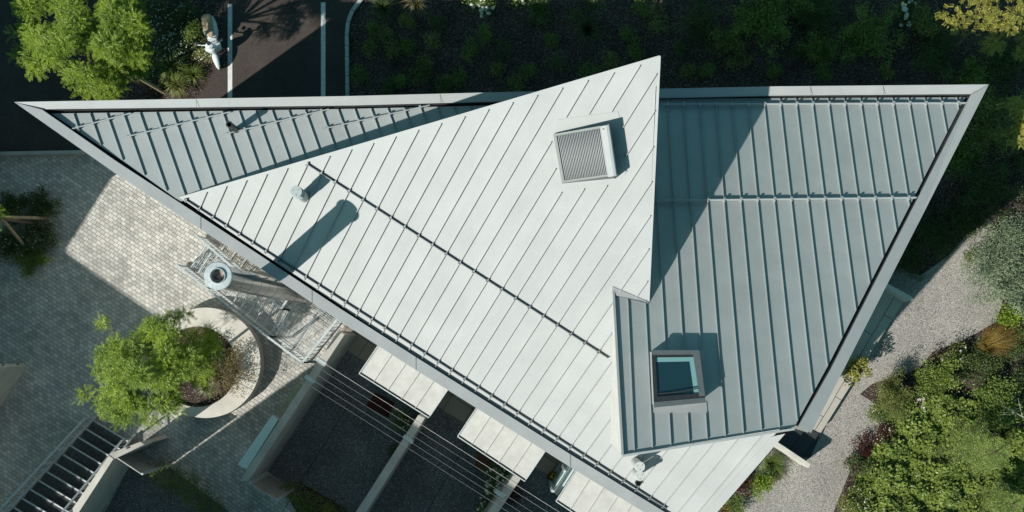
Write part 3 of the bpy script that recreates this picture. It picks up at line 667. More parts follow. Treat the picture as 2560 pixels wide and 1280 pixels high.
def stair(name, label, fl, fr, tl, tr, n, dz, hrail, tread_d, rails=(True, True), nb=9, nc=14, bar=.005, gm=None):
    gm = gm or M['galv']
    o = thing(name, label, 'stairs', (fl+fr)/2)
    for s, a, b in (('l', fl, tl), ('r', fr, tr)):
        mb = MB(); mb.bar(up(a, -.14), up(b, -.14), .055, .26); mb.build('stringer', M['galv'], o)
    for i in range(n):
        t0 = (i+.5)/n; a, b = fl+(tl-fl)*t0, fr+(tr-fr)*t0; a = a.copy(); b = b.copy(); z = fl[2]+(tl[2]-fl[2])*(i+1)/n; a[2] = b[2] = z
        d = nrm((tl-fl)*np.array([1, 1, 0]))*tread_d; P = [a, b, b+d, a+d]; mb = MB(); grating(mb, P, nb, nc, bar); mb.bar(a+d, b+d, .01, .04, lift=-.04); tr_ = mb.build('tread', gm, o)
        mb = MB(); mb.bar(a, b, .045, .042, lift=-.04); mb.build('nosing', M['galv'], tr_)
    for ok, a, b in ((rails[0], fl, tl), (rails[1], fr, tr)):
        if ok: mb = MB(); baluster_rail(mb, a, b, hrail, posts=4); mb.build('railing', M['galv'], o)
    return o
PZ = 2.2
s1 = stair('outside_stair', 'galvanised grating stair and landing rising beside the steel chimney', W(467, 668, .05), W(515, 598, .05), W(688, 842, PZ), W(722, 775, PZ), 12, .18, 1.05, .29, nb=6, nc=7, bar=.016)
lp = [W(688, 842, PZ), W(773, 905, PZ), W(866, 790, PZ), W(768, 712, PZ)]
mb = MB(); grating(mb, [W(693, 842, PZ), W(773, 903, PZ), W(862, 788, PZ), W(776, 722, PZ)], 30, 8, .013); 
for a, b in zip(lp, lp[1:]+lp[:1]): mb.bar(up(a, -.16), up(b, -.16), .055, .18)
mb.bar(W(735, 870, PZ-.16), W(815, 752, PZ-.16), .05, .1); mb.build('landing', M['galv'], s1)
mb = MB(); baluster_rail(mb, lp[0], lp[1], 1.05, posts=3); mb.build('railing', M['galv'], s1)
mb = MB(); baluster_rail(mb, lp[1], lp[2], 1.05, posts=4); mb.build('railing', M['galv'], s1)
mb = MB(); baluster_rail(mb, W(722, 775, PZ), W(764, 712, PZ), 1.05, posts=2); mb.build('railing', M['galv'], s1)
for p in (lp[0], lp[1], W(855, 795, PZ)): mb = MB(); mb.bar((p[0], p[1], 0), (p[0], p[1], PZ-.16), .08, .08, up=(1, 0, 0)); mb.build('leg', M['galv'], s1)
s2 = stair('outside_stair', 'galvanised stair with dark wide grating treads between plaza railing and low concrete wall', W(244, 1040, .1), W(334, 1094, .1), W(-85, 1395, 2.9), W(28, 1462, 2.9), 16, .18, 1.0, .36, nb=15, nc=10, bar=.013, gm=M['darkmetal'])

# ------------------------------------------------------------------ walls, gates and metal boxes of the gardens
def wall(name, label, pts, h, m, group=None, z=0.0, cat='wall'):
    P = [W(x, y, h) for x, y in pts]; o = MB().slab(P, h-z).build(name, m, bevel=.012); return tag(o, label, cat, group)
wall('garden_wall', 'long pale concrete wall beside the stair landing, carrying the ends of the wires', [(601, 1199), (846, 826), (862, 836), (620, 1204)], 2.6, M['concrete'])
wall('garden_wall', 'thin concrete wall between the two dark gardens, ending at the nearer white canopy corner', [(822, 1385), (1046, 1037), (1063, 1045), (845, 1392)], 2.6, M['concrete'])
wall('garden_wall', 'concrete wall under the corner of the second canopy, beside the flowering rose bush', [(1124, 1420), (1284, 1188), (1303, 1196), (1146, 1430)], 2.6, M['concrete'])
wall('garden_wall', 'concrete wall with a bright cream top running down beside the dark grating stair', [(272, 1139), (284, 1147), (120, 1400), (100, 1390)], 2.3, M['concretepale'])
wall('wall_head', 'short concrete end wall with a dark slot on top, beside the garden gate and stair', [(272, 1134), (351, 1104), (361, 1111), (287, 1147)], 2.38, M['concrete'])
mb = MB(); mb.bar(W(316, 1121, 2.382), W(324, 1118, 2.382), .05, .02); o_ = mb.build('slot', M['rubber'], bpy.data.objects['wall_head'])
gw = [W(58, 908), W(68, 915), W(-130, 1224), W(-140, 1217)]
w_ = tag(MB().slab([up(p, 2.4) for p in gw], 2.4).build('garden_wall', M['concretepale'], bevel=.01), 'broad concrete wall with two black fittings on its end, at the left edge of the plaza', 'wall')
en = nrm(gw[0]-gw[3])
for z in (.5, 1.5): mb = MB(); c = (gw[0]+gw[1])/2+en*.012+np.array([0, 0, z]); mb.bar(c-[.03, .02, 0], c+[.03, .02, 0], .02, .10); mb.build('fitting', M['rubber'], w_)
wall('low_wall', 'low dark wall with a pale end between the parking lot and the stone plaza', [(-60, 380), (205, 375), (205, 384), (-60, 389)], .35, M['concrete'])
def gate(label, t0, t1, h, bend):
    a, b = W(*t0, h), W(*t1, h); o = thing('garden_gate', label, 'gate', ((a[0]+b[0])/2, (a[1]+b[1])/2, 0))
    mb = MB(); mb.bar((a[0], a[1], .12), (b[0], b[1], .12), .03, h-.12); mb.build('panel', M['gategrey'], o)
    mb = MB(); 
    for p in (a, b): mb.bar((p[0], p[1], 0), (p[0], p[1], h+.01), .06, .06, up=(1, 0, 0))
    mb.build('frame', M['galv'], o)
    d = nrm(b-a); m_ = a+d*.8*np.linalg.norm(b-a); nn = np.array([-d[1], d[0], 0])
    mb = MB(); mb.tube([np.array([m_[0], m_[1], 1.1]), np.array([m_[0], m_[1], 1.1])+nn*.06, np.array([m_[0], m_[1], 1.1])+nn*.06-d*.12], .012, 6); mb.build('handle', M['darkmetal'], o)
gate('grey metal garden gate beside the head of the low stair wall', (288, 1142), (353, 1185), 2.3, 0)
gate('grey metal garden gate at the free end of the long pale garden wall', (622, 1208), (690, 1250), 2.5, 0)
def cabinet(label, pts, h, m):
    P = [W(x, y, h) for x, y in pts]; cen = sum(P)/4; o = thing('bin_cabinet', label, 'cabinet', (cen[0], cen[1], 0))
    mb = MB(); mb.slab([cen+(p-cen)*.95-np.array([0, 0, .04]) for p in P], h-.04); mb.build('body', M['galv'], o)
    mb = MB(); mb.slab(P, .035); mb.build('lid', m, o, bevel=.006)
cabinet('long flat topped cabinet with speckled pale blue zinc lid along the garden wall', [(594, 1161), (681, 1037), (696, 1049), (617, 1174)], 1.9, M['galvpale'])
cabinet('low yellowish cabinet between the blue zinc cabinet and the stair landing', [(697, 1030), (742, 955), (758, 962), (710, 1040)], 1.2, simple('sunlit_tone_zinc', (.36, .36, .25), .6, .1, .3, 5))  # zinc like the longer lid, its sunlit tone painted in as yellow
for i, (a, b) in enumerate((((815, 911), (1270, 1199)), ((806, 926), (1262, 1213)), ((797, 940), (1252, 1230)), ((788, 954), (1244, 1244)), ((780, 968), (1236, 1258)))):
    mb = MB(); A, B = W(*a, 2.64), W(*b, 2.64); d = B-A; mb.tube([A-d*.0, A+d*.5+[0, 0, -.02], B, B+d*.7], .0052, 5)
    tag(mb.build('tension_wire', M['wire']), 'thin steel wire stretched with four others between the garden walls above the dark terraces', 'wire', 'wires stretched over the gardens')
for i, (x, y, n_) in enumerate(((803, 905, 'galvanised wire bracket on the long pale wall, the one nearest the house'), (775, 948, 'galvanised wire bracket on the long pale wall, above the yellowish cabinet'), (1021, 1098, 'galvanised wire bracket clamped over the thin wall between the gardens'), (1250, 1235, 'galvanised wire bracket on the wall next to the rose with white flowers'))):
    p = W(x, y, 2.6); mb = MB(); d = nrm(W(846, 826)-W(601, 1199)); nn = np.array([-d[1], d[0], 0])
    mb.bar(p-nn*.16+[0, 0, .006], p+nn*.16+[0, 0, .006], .12, .012); mb.bar(p-nn*.16-[0, 0, .12], p-nn*.16+[0, 0, .02], .1, .012, up=tuple(nn)); mb.bar(p+nn*.16-[0, 0, .12], p+nn*.16+[0, 0, .02], .1, .012, up=tuple(nn))
    tag(mb.build('wire_bracket', M['galv']), n_, 'bracket')
tag(MB().slab([W(914, 1016, .06), W(938, 982, .06), W(986, 1007, .06), W(970, 1044, .06)], .04).build('deck_panel', M['redmat'], bevel=.004), 'dark red slatted deck panel lying under the wires beside the first canopy', 'deck panel')
tag(MB().slab([W(1188, 1172, .06), W(1192, 1130, .06), W(1240, 1150, .06), W(1222, 1184, .06)], .04).build('deck_panel', M['wood'], bevel=.004), 'brown wooden slatted deck panel partly under the second canopy', 'deck panel')

# ------------------------------------------------------------------ terrace, steps and side walls on the path side
o = thing('garden_terrace', 'raised slab terrace with dark steps along the gravel path under the right eave', 'terrace', W(2140, 900))
TZ = .5
mb = MB(); mb.slab([W(x, y, TZ) for x, y in ((2215, 712), (2262, 748), (2052, 1082), (1900, 1010), (2100, 700))], TZ); mb.build('deck', M['walkslab'], o)
ux = nrm(W(2052, 1082)-W(2262, 748))
for k, z in enumerate((.48, .33, .17)):
    pass
for k, (pa, pb, pc, pd, z) in enumerate((((1985, 1070), (2012, 1072), (1975, 1128), (1945, 1108), .44), ((2012, 1072), (2048, 1082), (2010, 1144), (1975, 1128), .3), ((2030, 1066), (2052, 1082), (2024, 1145), (1990, 1140), .16))):
    mb = MB(); mb.slab([W(*p, z) for p in (pa, pb, pc, pd)], z-.002*k); mb.build('step', M['darkmetal'], o)
    mb = MB(); mb.bar(W(*pb, z), W(*pc, z), .03, .012, lift=.001); mb.build('nosing', M['rubber'], o)
wall('step_wall', 'white flat topped wall ending on the gravel at the foot of the dark steps', [(1943, 1104), (2027, 1160), (2022, 1171), (1936, 1114)], 1.0, M['concretepale'])
wall('step_wall', 'short white wall at the far end of the slab terrace in the shade', [(2218, 708), (2281, 742), (2283, 750), (2272, 753), (2212, 717)], .95, M['concretepale'])

# ------------------------------------------------------------------ round planter
pc_, pi_ = W(513, 907, .58), W(492, 917, .58); o = thing('round_planter', 'round pale concrete planter with a wide rim holding the lime green tree', 'planter', (pc_[0], pc_[1], 0)); n = 72
mb = MB(); v = []
for k in range(n):
    c_, s_ = math.cos(2*math.pi*k/n), math.sin(2*math.pi*k/n); po = pc_+np.array([c_, s_, 0])*1.74; pin = pi_+np.array([c_, s_, 0])*1.27
    v += [(po[0], po[1], 0), tuple(po), tuple(pin), (pin[0], pin[1], .3)]
f = []
for k in range(n):
    a, b = 4*k, 4*((k+1) % n); f += [(a, b, b+1, a+1), (a+1, b+1, b+2, a+2), (a+2, b+2, b+3, a+3)]
mb.v = v; mb.f = f; mb.build('ring', M['concretepale'], o)
mb = MB(); mb.lathe((pi_[0], pi_[1], .44), [(1.28, 0), (.6, .04), (0, .06)], 40); mb.build('earth', M['soil'], o)
for p, q in (((598, 958), (632, 975)), ((560, 792), (571, 774))): mb = MB(); mb.bar(W(*p, .582), W(*q, .582), .012, .004); mb.build('joint', M['rubber'], o)
# ------------------------------------------------------------------ neighbouring houses beyond the frame (they cast the shade over plaza and gardens)
u1 = nrm((.541, .841)); ue = nrm((.84, -.54)); une = np.array([-.57, -.82])
def neighbour(label, poly, h):
    c = sum(np.array(p) for p in poly)/len(poly); o = thing('neighbouring_house', label, 'house', (c[0], c[1], 0))
    mb = MB(); mb.slab([(p[0], p[1], h-.3) for p in poly], h-.3); mb.build('wall', M['plaster'], o)
    mb = MB(); mb.slab([(*(c+(np.array(p)-c)*1.0), h) for p in poly], .3-.001); mb.build('roof', M['edge'], o)
    for i in range(len(poly)):
        a, b = np.array(poly[i]), np.array(poly[(i+1) % len(poly)]); L = np.linalg.norm(b-a); k = int(L/3.2)
        for j in range(k):
            for z in (1.0, 4.0, 6.6):
                if z+1.5 < h-.4:
                    p, q = a+(b-a)*((j+.3)/k), a+(b-a)*((j+.7)/k)
                    mb = MB(); mb.bar((*p, z), (*q, z), .06, 1.4); mb.build('window', M['glass'], o)
OFF9 = 9/math.tan(R(SUN_E))*np.array([ca, sa]); OFF12 = 12/math.tan(R(SUN_E))*np.array([ca, sa])
Pn = W(162, 628)[:2]-OFF9; Qn = W(495, 861)[:2]-OFF9
neighbour('flat roofed white house standing left of the plaza outside the picture', [Pn, Pn+u1*11.8, Pn+u1*11.8+np.array([-u1[1], u1[0]])*9, Pn+np.array([-u1[1], u1[0]])*9], 9)
neighbour('flat roofed white house standing below the plaza outside the picture', [Pn, Qn, Qn+une*9, Pn+une*9], 9)
tl = W(770, 920)[:2]+np.array([ca, sa])*3.79; Dn = tl-OFF12
neighbour('tall flat roofed white house facing the dark gardens outside the picture', [Dn, Dn+ue*34, Dn+ue*34+une*10, Dn+une*10], 12)

# ------------------------------------------------------------------ motor scooter
def scooter(px0, py0, px1, py1):
    a, b = W(px0, py0), W(px1, py1)                        # ground points under the rear and front ends
    f = nrm(b-a); s = np.array([-f[1], f[0], 0]); L = np.linalg.norm(b-a); o = thing('motor_scooter', 'white motor scooter with a tan seat parked beside the left parking line', 'scooter', (a+b)/2)
    k = L/1.75
    P = lambda x, y, z: a+f*x*k+s*y*k*1.22+np.array([0, 0, z*k])
    def loft(name, secs, m, parent, n=16):
        mb = MB(); v = []
        for x, hw, zl, zh, sq in secs:
            for i in range(n):
                t = 2*math.pi*i/n; c_, s_ = math.cos(t), math.sin(t); y = hw*math.copysign(abs(c_)**sq, c_); z = (zl+zh)/2+(zh-zl)/2*math.copysign(abs(s_)**sq, s_)
                v.append(P(x, y, z))
        m_ = len(secs); fs = [(i*n+j, (i+1)*n+j, (i+1)*n+(j+1) % n, i*n+(j+1) % n) for i in range(m_-1) for j in range(n)]
        fs += [tuple(range(n)), tuple(range(m_*n-1, (m_-1)*n-1, -1))]; mb.add(v, fs); return mb.build(name, m, parent, smooth=True)
    loft('rear_body', [(.02, .05, .55, .70, .8), (.10, .15, .42, .76, .8), (.30, .20, .34, .76, .8), (.55, .20, .32, .74, .8), (.72, .16, .32, .68, .8), (.82, .13, .28, .42, .8)], M['scooterwhite'], o)
    loft('seat', [(.04, .08, .72, .78, .7), (.12, .145, .72, .83, .7), (.35, .155, .73, .83, .7), (.55, .13, .72, .80, .7), (.72, .085, .70, .77, .7), (.78, .04, .70, .74, .7)], M['seat'], o)
    loft('footboard', [(.74, .15, .25, .31, .6), (1.0, .17, .25, .31, .6), (1.14, .17, .27, .34, .6)], M['scooterwhite'], o)
    loft('leg_shield', [(1.06, .19, .30, .44, .7), (1.14, .23, .32, .86, .7), (1.22, .19, .40, .98, .7), (1.30, .10, .52, .98, .7), (1.34, .05, .60, .92, .7)], M['scooterwhite'], o)
    loft('front_mudguard', [(1.24, .05, .40, .52, .8), (1.36, .085, .40, .60, .8), (1.52, .085, .36, .55, .8), (1.70, .05, .26, .40, .8), (1.76, .02, .24, .30, .8)], M['scooterwhite'], o)
    hb = loft('headset', [(1.06, .06, .98, 1.06, .8), (1.12, .12, .97, 1.10, .8), (1.20, .12, .96, 1.10, .8), (1.27, .06, .98, 1.06, .8)], M['scooterwhite'], o)
    mb = MB(); mb.tube([P(1.05, -.37, 1.04), P(1.12, -.2, 1.05), P(1.14, 0, 1.05), P(1.12, .2, 1.05), P(1.05, .37, 1.04)], .02*k, 8); mb.build('handlebar', M['scooterwhite'], hb, smooth=True)
    for sg in (-1, 1):
        mb = MB(); mb.tube([P(1.04, .27*sg, 1.05), P(1.0, .40*sg, 1.04)], .024*k, 8); mb.build('grip', M['rubber'], hb)
        mb = MB(); mb.tube([P(1.13, .22*sg, 1.05), P(1.10, .30*sg, 1.25)], .007*k, 6); mb.build('mirror_stem', M['chrome'], hb)
        mb = MB(); mb.lathe(P(1.10, .30*sg, 1.25), [(0, .0), (.06*k, .01), (.065*k, .03), (0, .05)], 14); mb.build('mirror', M['darkmetal'], hb)
    mb = MB(); mb.lathe(P(1.10, 0, 1.09), [(.07*k, -.01), (.07*k, .015), (0, .02)], 16); mb.build('speedometer', M['darkmetal'], hb)
    mb = MB(); mb.bar(P(.02, -.08, .60), P(.02, .08, .60), .04*k, .07*k); mb.build('tail_light', M['red'], o)
    for x in (.32, 1.5):
        mb = MB(); ring = [P(x+.20*math.cos(t), 0, .21+.20*math.sin(t)) for t in np.linspace(0, 2*math.pi, 25)]; mb.tube(ring, .05*k, 8, cap=False)
        w = mb.build('wheel', M['tyre'], o, smooth=True); mb = MB(); mb.tube([P(x, -.04, .21), P(x, .04, .21)], .14*k, 16); mb.build('rim', M['chrome'], w)
    mb = MB(); mb.tube([P(.05, -.20, .28), P(.45, -.22, .28)], .045*k, 10); mb.build('exhaust', M['chrome'], o, smooth=True)
    for z in (.36, .40, .44): 
        pass
    mb = MB(); mb.tube([P(.70, -.17, .26), P(.95, -.20, .24), P(1.12, -.20, .3)], .012*k, 6); mb.build('trim', M['chrome'], o)
# under the body: image position is displaced outward by its height, so stand it nearer the middle
scooter(531, 50, 553, 178)

# ------------------------------------------------------------------ trees with light green feathery crowns
def at(px, py, z): return W(px, py, z)
b0 = W(372, 222); 
bl = [(at(x, y, z), (rx, ry, rz)) for x, y, z, rx, ry, rz in ((110, 60, 5.2, 1.0, .8, .7), (60, 95, 4.9, .45, .4, .4), (215, 40, 5.6, 1.1, .9, .8), (330, 60, 5.2, .9, .9, .7), (190, 130, 5.8, 1.3, .8, .8), (300, 150, 5.3, 1.0, .8, .7), (85, 150, 4.6, .5, .5, .4), (245, 195, 4.8, .8, .6, .6), (350, 140, 4.6, .5, .6, .5), (215, 222, 4.3, .4, .25, .4), (130, -20, 5.0, 1.0, .7, .6), (300, -30, 5.0, 1.0, .7, .6), (285, 225, 4.2, .35, .25, .3))]
tree('locust_tree', 'large lime green feathery tree overhanging the parking lot in the corner', b0, W(200, 110, 5), None, 0, 7600, M['L_lime'], .09, 14, .25, .021, blobs=bl)
bl = [(at(x, y, z), (rx, ry, rz)) for x, y, z, rx, ry, rz in ((370, 835, 4.9, .75, .6, .6), (300, 870, 4.7, .6, .5, .5), (430, 880, 5.0, .8, .7, .6), (270, 940, 4.6, .55, .55, .5), (350, 930, 5.2, .9, .8, .7), (290, 1015, 4.5, .6, .45, .5), (380, 1010, 4.6, .6, .5, .5), (470, 920, 4.3, .6, .5, .5), (255, 810, 4.3, .16, .14, .14), (215, 990, 4.0, .26, .18, .18), (440, 790, 4.2, .35, .2, .25), (310, 1050, 4.0, .3, .22, .25), (530, 850, 3.7, .35, .3, .3), (430, 1020, 4.0, .3, .25, .25), (505, 880, 4.0, .4, .4, .35), (420, 965, 4.2, .45, .4, .35), (400, 870, 4.5, .5, .45, .4), (330, 985, 4.7, .45, .4, .35), (470, 860, 4.1, .4, .35, .3), (500, 930, 3.9, .35, .35, .3))]
tree('locust_tree', 'lime green feathery tree growing out of the round concrete planter', W(480, 925, .45), W(370, 930, 4.5), None, 0, 6600, M['L_lime'], .06, 14, .24, .020, blobs=bl)
# staked tree at the left edge
bl = [(at(x, y, 4.2), (.35, .35, .35)) for x, y in ((-25, 545), (-60, 500), (-70, 590), (-110, 540))]
tree('locust_tree', 'staked young tree whose crown reaches past the left edge of the picture', W(92, 558), W(-60, 540, 4.2), None, 0, 900, M['L_lime'], .05, 14, .22, .020, blobs=bl)
for (x0, y0), (x1, y1), lab in (((122, 546), (6, 542), 'straight wooden tree stake pointing right from the left edge, the longest of three'), ((54, 552), (4, 546), 'short wooden tree stake lying between two longer ones at the left edge'), ((66, 620), (8, 550), 'wooden tree stake leaning down across the dark shrubs at the left edge')):
    tag(MB().tube([W(x0, y0, .0), W(x1, y1, 2.3)], [.055, .045], 8).build('tree_stake', M['stake']), lab, 'stake', 'tree stakes')
tag(MB().tube([W(412, 232, .1), W(338, 190, 1.7)], [.06, .05], 8).build('tree_stake', M['stake']), 'pale wooden tree stake leaning out under the large lime green tree', 'stake', 'tree stakes')

# ------------------------------------------------------------------ planter plants and beds on the left
shrub('shrub', 'dry golden brown bush with small flowers spilling over the round planter rim', 572, 930, 1.05, .8, M['L_straw'], 420, 8, .05, flowers=110, fm=M['L_straw'], z=.48, lobes=9, fr=.022)
shrub('shrub', 'dark bush in the planter right beside the tree trunk', 520, 890, .75, .6, M['L_dark'], 260, 8, .06, z=.48, flowers=50, fm=M['L_straw'], fr=.02)
grass('ornamental_grass', 'pale green grass tuft low on the planter bed', 525, 965, .45, .5, M['L_mid'], 160, z=.48)
grass('ornamental_grass', 'straw coloured wispy grass on the right side of the planter', 560, 935, .65, .7, M['L_straw'], 240, z=.48, w=.008)
grass('ornamental_grass', 'straw coloured wispy grass on the upper side of the planter', 500, 840, .5, .6, M['L_straw'], 130, z=.48, w=.008)
for i, (x, y, r, h, m, lab, fl) in enumerate(((40, 520, .55, .6, 'L_dark', 'dark shrub in the shaded bed above the tree stakes', 30), (115, 520, .55, .7, 'L_dark', 'dark bushy shrub at the upper right corner of the staked bed', 25), (110, 590, .6, .5, 'L_dark', 'dark shrub with tiny pale flowers right of the leaning stake', 90), (35, 610, .6, .5, 'L_dark', 'dark low shrub under the leaning stake with tiny pale flowers', 70), (90, 650, .5, .5, 'L_mid', 'grassy dark green shrub at the lowest edge of the staked bed', 10))):
    shrub('shrub', lab, x, y, r, h, M[m], 380, 9, .06, flowers=fl, fr=.02, lobes=9, rx=r*1.25)
for x, y, r, h, m, lab, fl in ((425, 60, .75, .7, 'L_dark', 'dark shrub between the large lime tree and the scooter', 60), (445, 125, .7, .6, 'L_dark', 'dark shrub dotted with white flowers behind the scooter', 130), (500, 85, .45, .9, 'L_mid', 'bright green upright bush touching the scooter seat', 0), (400, 175, .6, .5, 'L_dark', 'dark shrub in front of the leaning pale stake', 40), (520, 140, .4, .4, 'L_olive', 'low olive shrub with pale buds by the scooter front', 90), (420, 20, .6, .6, 'L_dark', 'dark shrub at the top of the bed near the picture edge', 20), (485, 30, .5, .5, 'L_dark', 'dark shrub at the top of the bed above the scooter', 20)):
    shrub('shrub', lab, x, y, r, h, M[m], 170, 8, .055, flowers=fl, fr=.02)
grass('ornamental_grass', 'green arching grass clump in the middle of the bed near the scooter', 440, 175, .7, .8, M['L_mid'], 260)
grass('ornamental_grass', 'lighter green grass clump at the lower end of the bed near the roof edge', 450, 215, .6, .7, M['L_olive'], 220)
grass('ornamental_grass', 'grass clump between the parking line and the roof edge', 490, 190, .45, .5, M['L_mid'], 140)

# ------------------------------------------------------------------ hedges and roses in the gardens
def hedge(name, label, pts, w, h, m, n=900, leaf=.06, flowers=0, cat='hedge'):
    A = [W(*p) for p in pts]; o = thing(name, label, cat, A[0]); blobs = []
    for a, b in zip(A[:-1], A[1:]):
        k = max(2, int(np.linalg.norm(b-a)/.35))
        for i in range(k): blobs.append((a+(b-a)*i/k+np.array([rng.normal()*.06, rng.normal()*.06, h*.5]), (w*(.8+.4*rng.random()), w*(.8+.4*rng.random()), h*.5*(.8+.4*rng.random()))))
    P, D, S = clumpy(blobs, n//8, 8, leaf, .4); leaf_mesh('foliage', P, D, S, leaf*(.7+.6*rng.random(len(P))), leaf*.55, m, o)
    if flowers:
        F, U = in_blobs(blobs, flowers, .98); mb = MB()
        for p in F: puff(mb, p+[0, 0, .03], .04)
        mb.build('blossom', M['flowerw'], o)
    return o
hedge('hedge', 'green hedge behind the free standing garden gate', [(745, 1225), (800, 1262), (870, 1320)], .42, 1.0, M['L_mid'], 2600, .06)
hedge('hedge', 'dark hedge below the gate of the low stair wall', [(415, 1178), (470, 1210), (540, 1262), (590, 1310)], .52, .9, M['L_mid'], 3600, .055)
flat('garden_floor', [(330, 1150), (420, 1165), (600, 1300), (640, 1500), (150, 1500)], .014, M['epdm'])
shrub('rose_bush', 'dark green climbing rose near the dark red deck panel', 1012, 1045, .42, .9, M['L_mid'], 130, 8, .06, flowers=14, fr=.035, rx=.35)
shrub('rose_bush', 'dark low shrub against the thin wall between the gardens', 990, 1120, .25, .5, M['L_dark'], 60, 8, .05)
shrub('rose_bush', 'large rose bush with white flowers beside the brown wooden deck panel', 1243, 1195, .5, 1.1, M['L_mid'], 190, 8, .06, flowers=60, fr=.045)
shrub('rose_bush', 'small white flowering bush at the lower edge next to the third wall', 1212, 1262, .4, .7, M['L_mid'], 100, 8, .055, flowers=22, fr=.05)
shrub('rose_bush', 'dark maroon plant beyond the third wall under the wires', 1285, 1235, .35, .6, M['L_mar'], 90, 8, .055)
def pot(label, x, y, r, h, m, plant, n=60, cat='potted plant', z=0.0, spread=2.2, fl=0, fm=None):
    b = W(x, y, z); o = thing('potted_plant', label, cat, b); mb = MB(); mb.lathe(b, [(r*.7, 0), (r, h*.9), (r*1.12, h*.9), (r*1.12, h), (r*.9, h), (r*.85, h*.85), (0, h*.82)], 24); mb.build('pot', m, o)
    bl = sub_blobs(b+np.array([0, 0, h+r*.9]), (r*spread, r*spread, r*1.3), 6, .5); P, D, S = clumpy(bl, n, 8, .05, .3); leaf_mesh('foliage', P, D, S, .08, .05, plant, o)
    if fl:
        F, U = in_blobs(bl, fl, .9); mb = MB()
        for p in F: puff(mb, p, .05)
        mb.build('blossom', fm, o)
pot('small dark pot with a yellow bloom in front of the third canopy', 1380, 1190, .16, .25, M['terracotta'], M['L_dark'], 14, fl=6, fm=M['flowery'], spread=.9)
pot('terracotta pot with bright green plant standing on the slab terrace', 2128, 922, .22, .35, M['terracotta'], M['L_yel'], 90, z=.5, spread=1.9)

# ------------------------------------------------------------------ planting bed behind the house
small = [(940, 70), (1020, 60), (1050, 180), (1110, 220), (1180, 130), (1245, 180), (1320, 185), (1260, 130), (1470, 180), (1525, 155), (1380, 110), (1440, 50), (930, 135), (960, 105), (1000, 205), (1090, 60), (1350, 40), (1640, 60), (1560, 90), (1700, 130), (1760, 180), (1850, 150), (1930, 175), (1990, 140), (1600, 30), (1290, 215), (1150, 200), (975, 225), (905, 200), (1085, 110), (1215, 90), (1400, 165), (1590, 130), (1720, 185), (1020, 120), (1480, 20), (2060, 185), (2210, 180)]
for i, (x, y) in enumerate(small):
    shrub('bedding_shrub', 'small shrub scattered with many others in the shaded mulch bed behind the house', x, y, .17+.27*rng.random()**1.6, .3+.3*rng.random(), M[('L_mid', 'L_olive', 'L_mid', 'L_dark')[i % 4]], 60, 8, .065, group='small shrubs in the mulch bed', lobes=4, stems=False)
for x, y, lab in ((985, 130, 'bright yellow green shrub left in the mulch bed near the kerb'), (1112, 218, 'bright low shrub in the mulch bed close to the roof edge'), (1068, 160, 'small light green upright shrub in the middle of the mulch bed')):
    shrub('bedding_shrub', lab, x, y, .26, .4, M['L_olive'], 60, 8, .07, lobes=4, stems=False)
shrub('hydrangea', 'hydrangea with many small cream flower heads at the top of the mulch bed', 1203, 24, .42, .7, M['L_mid'], 90, 8, .07, flowers=34, fr=.06, cat='hydrangea')
shrub('hydrangea', 'hydrangea with few large white flower heads among dark shrubs at the upper right', 2246, 44, .45, .8, M['L_dark'], 110, 8, .08, flowers=14, fr=.09, cat='hydrangea')
shrub('hydrangea', 'hydrangea cut by the top edge of the picture with cream heads', 1290, -4, .4, .6, M['L_mid'], 70, 8, .07, flowers=20, fr=.05, cat='hydrangea')
grass('ornamental_grass', 'tall straw plumed grass at the top of the mulch bed', 1045, 20, .55, 1.1, M['L_straw'], 150, w=.010)
grass('ornamental_grass', 'dark fine grass at the top of the mulch bed near the kerb', 960, 30, .6, .6, M['L_dark'], 160)
grass('ornamental_grass', 'dark fine grass spreading in the right half of the mulch bed', 1470, 80, .7, .6, M['L_dark'], 180)
grass('ornamental_grass', 'dark fine grass in the mulch bed behind the gable tip', 1345, 30, .6, .6, M['L_dark'], 160)
grass('ornamental_grass', 'pale flowering grass stalks right of the gable tip near the top edge', 1640, 28, .35, .9, M['L_straw'], 70)
# fallen bark chips cover the bed: nobody could count them
n = 26000; P = np.stack([rng.uniform(-5.4, 16.6, n), rng.uniform(7.6, 11.6, n), np.full(n, .012)], 1); D = unit(n); D[:, 2] *= .15; D /= np.linalg.norm(D, axis=1)[:, None]
keep = P[:, 0] > -5.2; P, D = P[keep], D[keep]; P[:, 2] += rng.random(len(P))*.02
o = leaf_mesh('bark_mulch', P, D, side_of(D, .9), .03+.05*rng.random(len(P)), .020, simple('bark_chip', (.15, .108, .088), .9, 0, .6, 30)); tag(o, 'dark bark mulch covering the bed behind the house', 'mulch', kind='stuff')

